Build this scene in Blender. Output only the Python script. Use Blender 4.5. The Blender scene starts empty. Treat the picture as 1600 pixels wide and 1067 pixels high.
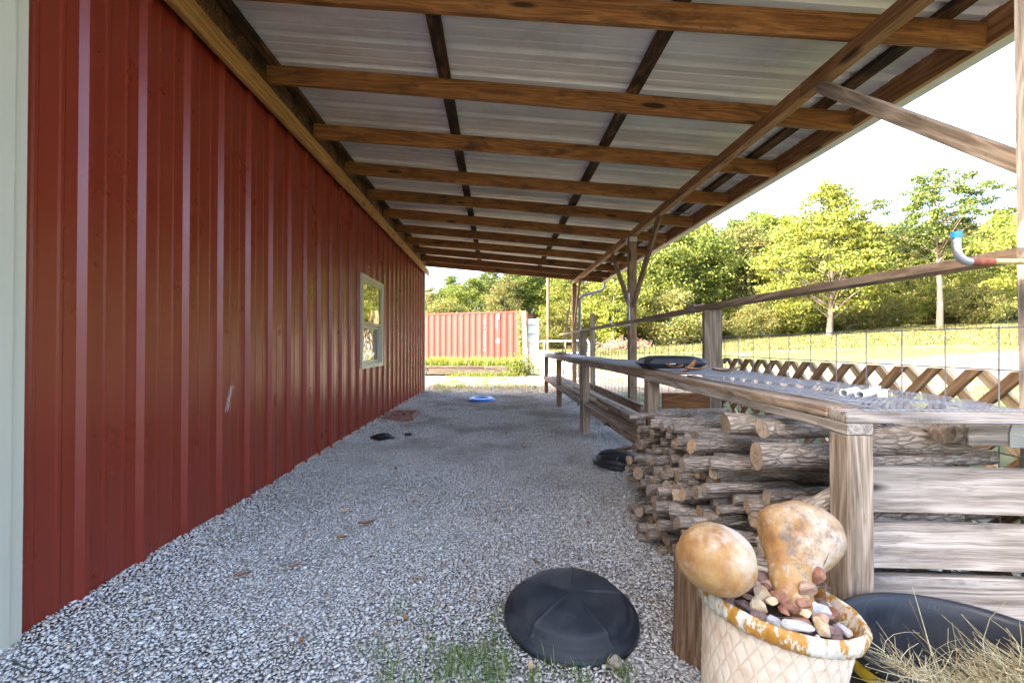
import bpy, bmesh, math, random
import numpy as np
from mathutils import Vector, Matrix

R = math.radians
scene = bpy.context.scene
COL = scene.collection
random.seed(7)
rng = np.random.default_rng(7)

# ------------------------------------------------------------------ camera
H = 1.12                                   # eye height
cam_d = bpy.data.cameras.new("camera")
cam = bpy.data.objects.new("camera", cam_d)
COL.objects.link(cam)
cam.location = (0, 0, H)
cam.rotation_euler = (R(90.65), 0, 0)
cam_d.lens = 16.2
cam_d.sensor_width = 36
cam_d.shift_x = 0.0156
cam_d.clip_start = 0.05
cam_d.clip_end = 2000
scene.camera = cam

# ------------------------------------------------------------------ world and sun
SUN_EL, SUN_AZ = 29.0, 14.0                 # elevation; degrees off -X towards -Y
to_sun = Vector((-math.cos(R(SUN_EL)) * math.cos(R(SUN_AZ)),
                 -math.cos(R(SUN_EL)) * math.sin(R(SUN_AZ)), math.sin(R(SUN_EL))))
w = bpy.data.worlds.new("World")
scene.world = w
w.use_nodes = True
nt = w.node_tree
sky = nt.nodes.new("ShaderNodeTexSky")
sky.sky_type = 'NISHITA'
sky.sun_disc = False
sky.sun_elevation = R(SUN_EL)
sky.sun_rotation = math.atan2(to_sun.x, to_sun.y)
sky.air_density = 0.6
sky.dust_density = 5.0
sky.ozone_density = 0.2
nt.links.new(sky.outputs[0], nt.nodes["Background"].inputs[0])
nt.nodes["Background"].inputs[1].default_value = 0.15
sun_d = bpy.data.lights.new("sun", 'SUN')
sun = bpy.data.objects.new("sun", sun_d)
COL.objects.link(sun)
sun_d.energy = 2.0
sun_d.angle = R(0.5)
sun_d.color = (1.0, 0.90, 0.74)
sun.rotation_euler = to_sun.to_track_quat('Z', 'Y').to_euler()
sun.location = to_sun * 60

scene.view_settings.view_transform = 'Standard'
scene.view_settings.look = 'None'
scene.view_settings.gamma = 1
scene.view_settings.exposure = 3.9
scene.render.engine = 'CYCLES'
try:
    scene.cycles.use_denoising = True
    scene.cycles.max_bounces = 8
    scene.cycles.diffuse_bounces = 5
    scene.cycles.glossy_bounces = 3
    scene.cycles.transparent_max_bounces = 8
except Exception:
    pass

# ------------------------------------------------------------------ node helpers
class NT:
    def __init__(s, name):
        s.m = bpy.data.materials.new(name)
        s.m.use_nodes = True
        s.t = s.m.node_tree
        s.b = s.t.nodes["Principled BSDF"]
        s.out = s.t.nodes["Material Output"]
    def n(s, typ, **kw):
        nd = s.t.nodes.new("ShaderNode" + typ)
        for k, v in kw.items():
            if k in nd.inputs:
                s.put(nd.inputs[k], v)
            else:
                setattr(nd, k, v)
        return nd
    def put(s, inp, v):
        if isinstance(v, bpy.types.NodeSocket):
            s.t.links.new(v, inp)
        else:
            if inp.type == 'RGBA' and len(v) == 3:
                v = (*v, 1)
            inp.default_value = v
    def math(s, op, a, b=None, c=None, clamp=False):
        nd = s.t.nodes.new("ShaderNodeMath")
        nd.operation = op
        nd.use_clamp = clamp
        for i, x in enumerate((a, b, c)):
            if x is not None:
                s.put(nd.inputs[i], x)
        return nd.outputs[0]
    def vmul(s, v, k):
        nd = s.t.nodes.new("ShaderNodeVectorMath")
        nd.operation = 'MULTIPLY'
        s.put(nd.inputs[0], v); s.put(nd.inputs[1], k)
        return nd.outputs[0]
    def vadd(s, v, k):
        nd = s.t.nodes.new("ShaderNodeVectorMath")
        nd.operation = 'ADD'
        s.put(nd.inputs[0], v); s.put(nd.inputs[1], k)
        return nd.outputs[0]
    def noise(s, vec, scale, detail=3, rough=0.5, dist=0.0, out=0):
        nd = s.t.nodes.new("ShaderNodeTexNoise")
        s.put(nd.inputs["Vector"], vec)
        nd.inputs["Scale"].default_value = scale
        nd.inputs["Detail"].default_value = detail
        nd.inputs["Roughness"].default_value = rough
        nd.inputs["Distortion"].default_value = dist
        return nd.outputs[out]
    def voro(s, vec, scale, feature='F1', out="Distance", rand=1.0):
        nd = s.t.nodes.new("ShaderNodeTexVoronoi")
        nd.feature = feature
        s.put(nd.inputs["Vector"], vec)
        nd.inputs["Scale"].default_value = scale
        nd.inputs["Randomness"].default_value = rand
        return nd.outputs[out]
    def ramp(s, fac, stops, interp='LINEAR'):
        nd = s.t.nodes.new("ShaderNodeValToRGB")
        s.put(nd.inputs[0], fac)
        cr = nd.color_ramp
        cr.interpolation = interp
        while len(cr.elements) > 1:
            cr.elements.remove(cr.elements[-1])
        for i, (p, c) in enumerate(stops):
            e = cr.elements[0] if i == 0 else cr.elements.new(p)
            e.position = p
            c = (c, c, c) if isinstance(c, (int, float)) else c
            e.color = (*c, 1)
        return nd.outputs[0]
    def mix(s, fac, a, b, mode='MIX'):
        nd = s.t.nodes.new("ShaderNodeMix")
        nd.data_type = 'RGBA'
        nd.blend_type = mode
        s.put(nd.inputs[0], fac); s.put(nd.inputs[6], a); s.put(nd.inputs[7], b)
        return nd.outputs[2]
    def maprange(s, v, a, b, c=0.0, d=1.0):
        nd = s.t.nodes.new("ShaderNodeMapRange")
        for i, x in enumerate((v, a, b, c, d)):
            s.put(nd.inputs[i], x)
        return nd.outputs[0]
    def bump(s, h, strength=0.5, dist=0.01, normal=None):
        nd = s.t.nodes.new("ShaderNodeBump")
        s.put(nd.inputs["Height"], h)
        nd.inputs["Strength"].default_value = strength
        nd.inputs["Distance"].default_value = dist
        if normal is not None:
            s.put(nd.inputs["Normal"], normal)
        return nd.outputs[0]
    def obj(s, rnd=True):
        tc = s.t.nodes.new("ShaderNodeTexCoord").outputs["Object"]
        if rnd:
            oi = s.t.nodes.new("ShaderNodeObjectInfo").outputs["Random"]
            k = s.math('MULTIPLY', oi, 57.0)
            return s.vadd(tc, k)
        return tc
    def pos(s):
        return s.t.nodes.new("ShaderNodeNewGeometry").outputs["Position"]
    def rnd(s):
        return s.t.nodes.new("ShaderNodeObjectInfo").outputs["Random"]
    def island(s):
        return s.t.nodes.new("ShaderNodeNewGeometry").outputs["Random Per Island"]
    def fin(s, color=None, rough=None, normal=None, metal=None, spec=None):
        if color is not None: s.put(s.b.inputs["Base Color"], color)
        if rough is not None: s.put(s.b.inputs["Roughness"], rough)
        if normal is not None: s.put(s.b.inputs["Normal"], normal)
        if metal is not None: s.put(s.b.inputs["Metallic"], metal)
        if spec is not None: s.put(s.b.inputs["Specular IOR Level"], spec)
        return s.m

def wood(name, dark, mid, light, rough=0.75, stain=None, stain_amt=0.0, knots=True, bump=0.5):
    s = NT(name)
    v = s.obj()
    warp = s.noise(v, 2.2, 2, out=1)
    wv = s.vadd(v, s.vmul(warp, (0.0, 0.035, 0.035)))
    g0 = s.noise(s.vmul(wv, (1.3, 26, 26)), 2.0, 5, 0.62)             # fibre
    g2 = s.noise(s.vmul(wv, (2.0, 62, 62)), 2.0, 5, 0.75)
    ln_ = s.math('ABSOLUTE', s.math('SUBTRACT', s.noise(s.vmul(wv, (0.7, 34, 34)), 2.0, 2, 0.5), 0.5))
    g1 = s.math('ADD', s.math('MULTIPLY', g0, 0.36), s.math('MULTIPLY', g2, 0.64))
    ring = s.noise(s.vmul(wv, (0.55, 7.5, 7.5)), 1.6, 1, 0.4)
    ring = s.math('SINE', s.math('MULTIPLY', ring, 46.0))
    ring = s.maprange(ring, -1, 1)
    g = s.math('ADD', s.math('MULTIPLY', g1, 0.80), s.math('MULTIPLY', s.math('POWER', ring, 2.0), 0.15))
    c = s.ramp(g, [(0.31, dark), (0.43, mid), (0.57, light)])
    c = s.mix(s.maprange(ln_, 0.0, 0.030, 0.65, 0.0), c, dark)
    big = s.noise(s.vmul(v, (0.9, 3, 3)), 1.7, 3)
    c = s.mix(s.maprange(big, 0.3, 0.75, 0.0, 0.45), c, tuple(x * 0.5 for x in mid), 'MIX')
    tone = s.maprange(s.rnd(), 0, 1, 0.78, 1.2)
    c = s.mix(1.0, c, s.n("CombineColor", Red=tone, Green=tone, Blue=tone).outputs[0], 'MULTIPLY')
    if knots:
        kv = s.vmul(v, (1.25, 5.5, 5.5))
        kd = s.voro(kv, 1.15)
        kc = s.voro(kv, 1.15, out="Color")
        sel = s.math('GREATER_THAN', s.n("SeparateColor", Color=kc).outputs[0], 0.45)
        k = s.math('MULTIPLY', s.maprange(kd, 0.10, 0.16, 1.0, 0.0), sel)
        halo = s.math('MULTIPLY', s.maprange(kd, 0.14, 0.34, 0.55, 0.0), sel)
        c = s.mix(halo, c, tuple(x * 0.75 for x in light))
        c = s.mix(k, c, tuple(x * 0.38 for x in dark))
    if stain is not None:
        sn = s.noise(s.vmul(v, (2.2, 5, 5)), 1.2, 5, 0.68)
        c = s.mix(s.maprange(sn, 0.62 - stain_amt * 0.25, 0.74 - stain_amt * 0.2, 0, 0.85), c, stain)
    h = s.math('ADD', g1, s.math('MULTIPLY', ring, 0.15))
    return s.fin(c, rough, s.bump(h, bump, 0.003), spec=0.3)

M = {}
M['rafter'] = wood("treated_rafter_wood", (0.10, 0.036, 0.009), (0.23, 0.092, 0.024), (0.35, 0.155, 0.046), 0.55, (0.050, 0.024, 0.009), 0.32)
M['dark_rafter'] = wood("dark_purlin_wood", (0.035, 0.015, 0.006), (0.10, 0.043, 0.014), (0.22, 0.11, 0.045), 0.7, (0.015, 0.010, 0.007), 0.75)
M['ledger'] = wood("ledger_wood", (0.20, 0.09, 0.022), (0.40, 0.20, 0.058), (0.54, 0.30, 0.10), 0.65, (0.06, 0.035, 0.015), 0.1)
M['beam'] = wood("beam_wood", (0.17, 0.072, 0.024), (0.33, 0.155, 0.055), (0.48, 0.25, 0.105), 0.65, (0.06, 0.03, 0.015), 0.1)
M['post'] = wood("brown_post_wood", (0.12, 0.065, 0.03), (0.22, 0.125, 0.06), (0.33, 0.205, 0.11), 0.75, (0.07, 0.05, 0.035), 0.15)
M['grey'] = wood("weathered_grey_wood", (0.15, 0.12, 0.09), (0.36, 0.305, 0.25), (0.54, 0.475, 0.40), 0.85, (0.10, 0.09, 0.085), 0.22, bump=0.8)
M['greyp'] = wood("weathered_post_wood", (0.12, 0.085, 0.055), (0.28, 0.21, 0.145), (0.46, 0.37, 0.28), 0.85, (0.08, 0.065, 0.05), 0.18, bump=0.8)
M['greyb'] = wood("weathered_brown_wood", (0.14, 0.09, 0.055), (0.28, 0.20, 0.13), (0.43, 0.33, 0.24), 0.8, (0.09, 0.065, 0.045), 0.15, bump=0.7)
M['fresh'] = wood("pale_lumber", (0.38, 0.27, 0.16), (0.56, 0.43, 0.28), (0.68, 0.55, 0.40), 0.75)
M['lattice'] = wood("lattice_wood", (0.11, 0.06, 0.03), (0.24, 0.145, 0.08), (0.36, 0.24, 0.14), 0.8, knots=False)
M['lattice2'] = wood("lattice_back_wood", (0.19, 0.13, 0.07), (0.36, 0.27, 0.16), (0.50, 0.40, 0.26), 0.8, knots=False)

def metal_paint(name, base, rough, spec=0.5, dirt=(0.25, 0.2, 0.16), coat=0.0, dirt_amt=0.5, metal=0.0, wav=0.12):
    s = NT(name)
    v = s.pos()
    st = s.noise(s.vmul(v, (9, 9, 0.7)), 1.0, 4, 0.6)
    c = s.mix(s.maprange(st, 0.45, 0.8, 0, 0.25 * dirt_amt), base, dirt)
    sp = s.noise(v, 60, 2, 0.5)
    c = s.mix(s.maprange(sp, 0.76, 0.80, 0, 0.6 * dirt_amt), c, dirt)
    low = s.noise(v, 3.0, 4, 0.6)
    rg = s.maprange(low, 0.3, 0.7, rough * 0.85, rough * 1.25)
    s.fin(c, rg, s.bump(s.noise(v, 5, 2), wav, 0.01), metal=metal, spec=spec)
    if coat: s.b.inputs["Coat Weight"].default_value = coat
    return s.m

M['redwall'] = metal_paint("red_wall_paint", (0.190, 0.023, 0.010), 0.30, 0.5, (0.34, 0.13, 0.09), dirt_amt=0.12, wav=0.05)
M['trim'] = metal_paint("stone_trim_paint", (0.50, 0.48, 0.37), 0.45, 0.4, (0.33, 0.32, 0.27), dirt_amt=0.6)
M['white'] = metal_paint("white_paint", (0.74, 0.73, 0.70), 0.45, 0.4, (0.40, 0.38, 0.33), dirt_amt=0.5)
M['gutter'] = metal_paint("gutter_paint", (0.60, 0.59, 0.56), 0.5, 0.3, (0.35, 0.32, 0.28), dirt_amt=0.8)
M['galv'] = metal_paint("galvanised_steel", (0.42, 0.44, 0.46), 0.42, 0.5, (0.25, 0.24, 0.23), metal=0.85)
M['tan_frame'] = metal_paint("almond_window_frame", (0.50, 0.46, 0.34), 0.45, 0.4, (0.3, 0.26, 0.18), dirt_amt=0.4)

def roof_mat():
    s = NT("roof_sheet_underside")
    v = s.pos()
    st = s.noise(s.vmul(v, (0.6, 6, 6)), 1.0, 4, 0.55)
    c = s.ramp(st, [(0.3, (0.60, 0.55, 0.50)), (0.55, (0.76, 0.72, 0.67)), (0.75, (0.84, 0.81, 0.77))])
    b = s.noise(v, 2.2, 5, 0.7)
    c = s.mix(s.maprange(b, 0.50, 0.8, 0, 0.4), c, (0.34, 0.27, 0.21))
    return s.fin(c, s.maprange(st, 0.3, 0.7, 0.30, 0.5), metal=0.0, spec=0.6)
M['roof'] = roof_mat()

def container_mat(name, base, rust_amt):
    s = NT(name)
    v = s.pos()
    n1 = s.noise(s.vmul(v, (2, 2, 0.5)), 1.2, 5, 0.65)
    c = s.mix(s.maprange(n1, 0.4, 0.75, 0, 0.2), base, tuple(min(1, x * 1.5 + 0.02) for x in base))
    n2 = s.noise(v, 4, 6, 0.75)
    c = s.mix(s.maprange(n2, 0.66 - rust_amt, 0.72 - rust_amt, 0, 0.8), c, (0.16, 0.06, 0.02))
    return s.fin(c, 0.65, spec=0.3)
M['container'] = container_mat("faded_red_container", (0.105, 0.015, 0.009), 0.02)
M['rusty'] = container_mat("rusty_corner_steel", (0.17, 0.05, 0.022), 0.12)
M['paleblue'] = container_mat("pale_blue_white_paint", (0.34, 0.38, 0.41), -0.05)

def simple(name, c, rough=0.6, metal=0, spec=0.5, noisy=0.15, scale=12, bump=0.0):
    s = NT(name)
    v = s.obj(False)
    n = s.noise(v, scale, 4, 0.6)
    k = s.maprange(n, 0.3, 0.7, 1 - noisy, 1 + noisy)
    col = s.mix(1.0, c, s.n("CombineColor", Red=k, Green=k, Blue=k).outputs[0], 'MULTIPLY')
    nm = s.bump(n, bump, 0.005) if bump else None
    return s.fin(col, rough, nm, metal, spec)

M['hdpe'] = simple("black_plastic", (0.014, 0.018, 0.025), 0.48, spec=0.45, noisy=0.35, scale=9)
def plastic(name, c, dust):
    s = NT(name)
    v = s.obj(False)
    n = s.noise(v, 7, 5, 0.65); f = s.noise(s.vmul(v, (1, 1, 0.3)), 60, 4, 0.7)
    d = s.math('MULTIPLY', s.maprange(n, 0.40, 0.72, 0.05, 0.75), s.maprange(f, 0.35, 0.65, 0.5, 1.0))
    col = s.mix(s.math('MULTIPLY', d, dust), c, (0.14, 0.135, 0.125))
    scr = s.voro(s.vmul(s.vadd(v, s.vmul(s.noise(v, 5, 2, out=1), (0.3, 0.3, 0.3))), (3, 14, 3)), 3.0, 'DISTANCE_TO_EDGE')
    col = s.mix(s.maprange(scr, 0.0, 0.010, 0.35, 0.0), col, (0.12, 0.12, 0.12))
    return s.fin(col, s.maprange(d, 0, 0.6, 0.42, 0.8), s.bump(f, 0.15, 0.002), spec=0.4)
M['hdpe'] = plastic("scuffed_black_plastic", (0.013, 0.017, 0.024), 0.35)
M['black2'] = simple("dusty_black_plastic", (0.022, 0.024, 0.028), 0.5, noisy=0.4, scale=20)
M['pvc'] = simple("white_pvc", (0.80, 0.82, 0.82), 0.25, noisy=0.03)
M['blue_cap'] = simple("blue_plastic_cap", (0.02, 0.20, 0.42), 0.35)
M['blue_lid'] = simple("blue_plastic", (0.03, 0.16, 0.52), 0.35)
M['wire'] = simple("galvanised_wire", (0.20, 0.21, 0.22), 0.55, metal=0.2)
M['wire_dark'] = simple("weathered_wire", (0.10, 0.10, 0.105), 0.6, metal=0.4)
M['mesh'] = simple("hardware_cloth_wire", (0.21, 0.215, 0.225), 0.55, metal=0.3)
M['yellow'] = simple("yellow_stripe", (0.72, 0.50, 0.02), 0.5)
M['orange'] = simple("orange_board", (0.50, 0.13, 0.03), 0.6)
M['rust'] = simple("rusty_steel", (0.22, 0.06, 0.025), 0.7, noisy=0.5, scale=60)
M['yellow_tube'] = simple("yellow_zinc_tube", (0.50, 0.42, 0.18), 0.4, metal=0.4, noisy=0.4, scale=40)
M['leaf_dead'] = simple("dead_leaf", (0.30, 0.14, 0.06), 0.7, noisy=0.4, scale=40)
M['leaf_pale'] = simple("pale_dead_leaf", (0.52, 0.38, 0.22), 0.7, noisy=0.3, scale=40)
M['stump'] = wood("stump_wood", (0.09, 0.05, 0.025), (0.20, 0.12, 0.065), (0.30, 0.20, 0.12), 0.9, bump=0.9)
M['brick'] = simple("dusty_brick_clay", (0.26, 0.12, 0.09), 0.85, noisy=0.3, scale=30)
M['dark_cloth'] = simple("black_sheeting", (0.01, 0.01, 0.012), 0.4, noisy=0.4)
M['magenta'] = simple("magenta_string", (0.40, 0.03, 0.20), 0.5)
M['fabric_white'] = simple("white_plastic_sheet", (0.6, 0.62, 0.66), 0.5)
M['letter'] = simple("white_lettering", (0.72, 0.68, 0.62), 0.6)
M['bed_soil'] = simple("bed_soil", (0.10, 0.07, 0.04), 0.95, noisy=0.4, scale=6)
M['tie'] = wood("old_landscape_timber", (0.05, 0.036, 0.026), (0.11, 0.085, 0.065), (0.18, 0.145, 0.12), 0.9)
M['pole'] = wood("utility_pole_wood", (0.07, 0.053, 0.04), (0.13, 0.10, 0.078), (0.19, 0.155, 0.125), 0.9, knots=False)

def glass_mat(wavy):
    s = NT("window_glass" + ("_wavy" if wavy else ""))
    v = s.obj(False)
    nm = s.bump(s.noise(s.vmul(v, (1, 1, 1)), 5, 1, 0.4, 0.6), 0.9 if wavy else 0.06, 0.02)
    s.fin((0.02, 0.022, 0.02), 0.03, nm, spec=1.0)
    s.b.inputs["Coat Weight"].default_value = 1.0
    s.b.inputs["Coat Roughness"].default_value = 0.02
    s.put(s.b.inputs["Coat Normal"], nm)
    return s.m
M['glass'] = glass_mat(False)
M['glass_wavy'] = glass_mat(True)

def bark_mat():
    s = NT("firewood_bark")
    v = s.obj()
    sv = s.vmul(v, (14, 55, 55))
    d = s.voro(s.vadd(sv, s.vmul(s.noise(v, 14, 3, out=1), (1.5, 1.5, 1.5))), 1.1, 'DISTANCE_TO_EDGE')
    crack = s.maprange(d, 0.0, 0.22)
    f = s.noise(s.vmul(v, (1, 3, 3)), 16, 5, 0.65)
    base = s.mix(s.rnd(), (0.36, 0.285, 0.21), (0.20, 0.16, 0.125))
    hi = s.mix(s.rnd(), (0.60, 0.51, 0.41), (0.42, 0.36, 0.30))
    c = s.mix(s.maprange(f, 0.35, 0.68), base, hi)
    c = s.mix(s.maprange(crack, 0.0, 0.8, 0.5, 0.0), c, (0.09, 0.065, 0.045))
    li = s.noise(v, 7, 4, 0.7)
    c = s.mix(s.maprange(li, 0.60, 0.68, 0, 0.6), c, (0.52, 0.50, 0.44))
    h = s.math('ADD', s.math('MULTIPLY', crack, 1.0), s.math('MULTIPLY', f, 0.5))
    return s.fin(c, 0.9, s.bump(h, 0.9, 0.006), spec=0.2)
M['bark'] = bark_mat()

def logend_mat():
    s = NT("cut_log_end")
    v = s.obj(False)
    sx = s.n("SeparateXYZ", Vector=v)
    r = s.math('SQRT', s.math('ADD', s.math('POWER', sx.outputs[1], 2.0), s.math('POWER', sx.outputs[2], 2.0)))
    r = s.math('ADD', r, s.math('MULTIPLY', s.noise(v, 14, 2), 0.012))
    ring = s.maprange(s.math('SINE', s.math('MULTIPLY', r, 900.0)), -1, 1)
    rn = s.rnd()
    base = s.ramp(rn, [(0.0, (0.30, 0.23, 0.17)), (0.35, (0.58, 0.42, 0.27)), (0.6, (0.40, 0.31, 0.23)), (0.8, (0.62, 0.50, 0.36)), (1.0, (0.66, 0.38, 0.18))])
    dk = s.mix(1.0, base, (0.6, 0.52, 0.45), 'MULTIPLY')
    c = s.mix(s.math('MULTIPLY', ring, 0.55), base, dk)
    c = s.mix(s.maprange(s.noise(v, 30, 4, 0.7), 0.45, 0.75, 0, 0.5), c, (0.10, 0.075, 0.055))
    ck = s.voro(s.vmul(v, (3, 1, 1)), 24, 'DISTANCE_TO_EDGE')
    c = s.mix(s.maprange(ck, 0.0, 0.035, 0.75, 0.0), c, (0.06, 0.04, 0.028))
    return s.fin(c, 0.85, s.bump(ring, 0.25, 0.002), spec=0.2)
M['logend'] = logend_mat()

def stone_mat(name, stops, scale=30, brown=0.0):
    s = NT(name)
    c = s.ramp(s.island(), stops)
    v = s.pos()
    n = s.noise(v, 130, 3, 0.6)
    k = s.maprange(n, 0.3, 0.7, 0.78, 1.2)
    c = s.mix(1.0, c, s.n("CombineColor", Red=k, Green=k, Blue=k).outputs[0], 'MULTIPLY')
    if brown:
        d = s.noise(v, 0.75, 5, 0.62)
        f1 = s.maprange(d, 0.46, 0.66, 0.0, 1.0)
        sep = s.n("SeparateXYZ", Vector=v)
        far = s.maprange(sep.outputs[1], 2.6, 6.0, 0.15, 1.0)
        amt = s.math('MULTIPLY', s.math('MULTIPLY', s.math('ADD', f1, 0.35, clamp=True), far), 0.75)
        c = s.mix(amt, c, (0.21, 0.175, 0.13))
        c = s.mix(s.maprange(sep.outputs[1], 10.8, 11.8, 0.0, 0.65), c, (0.22, 0.175, 0.125))  # stones coloured darker past the roof end to offset the direct sun there
    return s.fin(c, 0.85, s.bump(n, 0.3, 0.002), spec=0.25)
M['gravel'] = stone_mat("crushed_gravel", [(0.0, (0.36, 0.35, 0.33)), (0.10, (0.54, 0.50, 0.44)), (0.45, (0.68, 0.635, 0.565)),
                                           (0.78, (0.69, 0.67, 0.63)), (0.90, (0.76, 0.74, 0.69)), (0.955, (0.46, 0.35, 0.25)), (1.0, (0.60, 0.50, 0.36))], brown=1)

def ground_mat():
    s = NT("ground_gravel_and_grass")
    v = s.pos()
    sep = s.n("SeparateXYZ", Vector=v)
    X, Y = sep.outputs[0], sep.outputs[1]
    wob = s.math('MULTIPLY', s.math('SUBTRACT', s.noise(v, 0.35, 4, 0.6), 0.5), 5.0)
    wob2 = s.math('MULTIPLY', s.math('SUBTRACT', s.noise(v, 1.3, 5, 0.65), 0.5), 3.0)
    # gravel
    cell = s.voro(v, 42, out="Color")
    cr = s.n("SeparateColor", Color=cell).outputs[0]
    edge = s.voro(v, 42, 'DISTANCE_TO_EDGE')
    gc = s.ramp(cr, [(0.0, (0.30, 0.29, 0.28)), (0.3, (0.42, 0.41, 0.39)), (0.7, (0.50, 0.49, 0.46)), (0.9, (0.58, 0.57, 0.53)), (1.0, (0.46, 0.38, 0.28))])
    gc = s.mix(s.maprange(edge, 0, 0.06, 0.6, 0), gc, (0.26, 0.24, 0.215))
    db = s.noise(v, 0.75, 5, 0.62)
    gc = s.mix(s.maprange(db, 0.42, 0.66, 0.1, 0.6), gc, (0.17, 0.14, 0.105))
    gc = s.mix(s.maprange(Y, 10.8, 11.8, 0.0, 0.65), gc, (0.22, 0.175, 0.125))  # same darkening of the colour where sun reaches past the roof
    # pale sandy drive
    sand = s.ramp(s.noise(v, 3.0, 6, 0.7), [(0.3, (0.12, 0.09, 0.065)), (0.6, (0.195, 0.155, 0.12)), (0.8, (0.25, 0.205, 0.165))])
    # grass
    g = s.noise(v, 1.1, 6, 0.7)
    grass = s.ramp(g, [(0.3, (0.045, 0.06, 0.018)), (0.5, (0.095, 0.098, 0.038)), (0.68, (0.145, 0.125, 0.06)), (0.82, (0.18, 0.15, 0.085))])
    fine = s.noise(v, 30, 4, 0.7)
    grass = s.mix(s.maprange(fine, 0.35, 0.7, 0.6, 0.0), grass, (0.05, 0.065, 0.012))
    # masks
    yw = s.math('ADD', Y, wob)
    xw = s.math('ADD', X, wob2)
    drive = s.math('MULTIPLY', s.maprange(yw, 10.6, 11.8), s.maprange(yw, 16.5, 18.5, 1, 0))
    patch = s.maprange(s.noise(v, 0.5, 5, 0.65), 0.56, 0.64)
    drive = s.math('MULTIPLY', drive, s.maprange(s.noise(v, 1.6, 5, 0.7), 0.36, 0.46))
    c = s.mix(drive, grass, sand)
    c = s.mix(s.math('MULTIPLY', patch, s.maprange(Y, 20, 40, 0.6, 0.15)), c, sand)
    gm = s.math('MULTIPLY', s.maprange(xw, 2.2, 2.9, 1, 0), s.maprange(yw, 11.0, 13.5, 1, 0))
    c = s.mix(gm, c, gc)
    gm2 = s.math('MULTIPLY', s.math('MULTIPLY', s.maprange(xw, 1.6, 3.4, 1, 0), s.maprange(yw, 15.5, 17.5, 1, 0)), s.maprange(s.noise(v, 1.6, 5, 0.7), 0.36, 0.46))
    c = s.mix(s.math('MULTIPLY', gm2, 0.55), c, gc)
    h = s.math('ADD', s.math('MULTIPLY', s.math('MULTIPLY', edge, 4.0), gm), s.math('MULTIPLY', fine, 0.5))
    return s.fin(c, 0.95, s.bump(h, 0.8, 0.02), spec=0.15)
M['ground'] = ground_mat()

def foliage(name, stops, trans=0.35, hue_noise=0.35, dim=0.76):
    s = NT(name)
    c = s.ramp(s.island(), [(p_, tuple(q_ * dim for q_ in c_)) for p_, c_ in stops])
    v = s.pos()
    oi = s.rnd()
    n = s.noise(v, 0.35, 3, 0.6)
    alt = s.mix(1.0, c, (1.15, 1.06, 0.7), 'MULTIPLY')
    c = s.mix(s.maprange(n, 0.38, 0.62, 0, hue_noise), c, alt)
    k = s.maprange(oi, 0, 1, 0.8, 1.2)
    c = s.mix(1.0, c, s.n("CombineColor", Red=k, Green=k, Blue=k).outputs[0], 'MULTIPLY')
    s.fin(c, 0.6, spec=0.25)
    tr = s.n("BsdfTranslucent", Color=s.mix(1.0, c, (1.25, 1.35, 0.65), 'MULTIPLY'))
    ms = s.n("MixShader", Fac=trans)
    s.t.links.new(s.b.outputs[0], ms.inputs[1]); s.t.links.new(tr.outputs[0], ms.inputs[2])
    s.t.links.new(ms.outputs[0], s.out.inputs[0])
    return s.m
M['maple'] = foliage("yellow_green_leaves", [(0.0, (0.07, 0.105, 0.018)), (0.5, (0.15, 0.18, 0.032)), (0.85, (0.23, 0.235, 0.045)), (1.0, (0.28, 0.20, 0.05))], 0.34)
M['green'] = foliage("mid_green_leaves", [(0.0, (0.06, 0.10, 0.018)), (0.5, (0.13, 0.18, 0.035)), (0.9, (0.22, 0.24, 0.05)), (1.0, (0.30, 0.25, 0.05))], 0.38)
M['tangreen'] = foliage("olive_autumn_leaves", [(0.0, (0.07, 0.10, 0.028)), (0.5, (0.14, 0.155, 0.045)), (0.85, (0.22, 0.20, 0.065)), (1.0, (0.30, 0.19, 0.08))], 0.34)
M['pine'] = foliage("pine_needles", [(0.0, (0.05, 0.085, 0.018)), (0.5, (0.10, 0.15, 0.03)), (1.0, (0.20, 0.23, 0.06))], 0.22)
M['grassblade'] = foliage("grass_blades", [(0.0, (0.07, 0.14, 0.03)), (0.6, (0.14, 0.24, 0.05)), (0.8, (0.24, 0.30, 0.09)), (1.0, (0.50, 0.44, 0.26))], 0.35, 0.1, 1.0)
M['fieldgrass'] = foliage("field_grass_blades", [(0.0, (0.14, 0.16, 0.045)), (0.6, (0.25, 0.24, 0.085)), (1.0, (0.38, 0.32, 0.17))], 0.3, 0.1, 0.55)
M['weed'] = foliage("weed_leaves", [(0.0, (0.14, 0.22, 0.03)), (0.6, (0.26, 0.33, 0.05)), (0.85, (0.38, 0.36, 0.12)), (1.0, (0.42, 0.30, 0.14))], 0.35, 0.2, 0.5)
M['hay'] = stone_mat("dry_hay", [(0.0, (0.26, 0.20, 0.09)), (0.5, (0.48, 0.40, 0.22)), (0.85, (0.62, 0.54, 0.34)), (1.0, (0.45, 0.46, 0.28))])
M['trunk'] = simple("tree_bark", (0.085, 0.068, 0.053), 0.9, noisy=0.4, scale=3)
M['pinetrunk'] = simple("pine_bark", (0.19, 0.14, 0.105), 0.9, noisy=0.3, scale=3)
M['brush'] = simple("dry_brush_twigs", (0.30, 0.17, 0.11), 0.9, noisy=0.4)

# ------------------------------------------------------------------ object helpers
def tag(o, label=None, cat=None, group=None, kind=None):
    if label: o['label'] = label
    if cat: o['category'] = cat
    if group: o['group'] = group
    if kind: o['kind'] = kind
    return o

def thing(name, label, cat, loc=(0, 0, 0), rot=(0, 0, 0), group=None):
    o = bpy.data.objects.new(name, None)
    o.empty_display_size = 0.1
    COL.objects.link(o)
    o.location = loc
    o.rotation_euler = rot
    return tag(o, label, cat, group)

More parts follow.
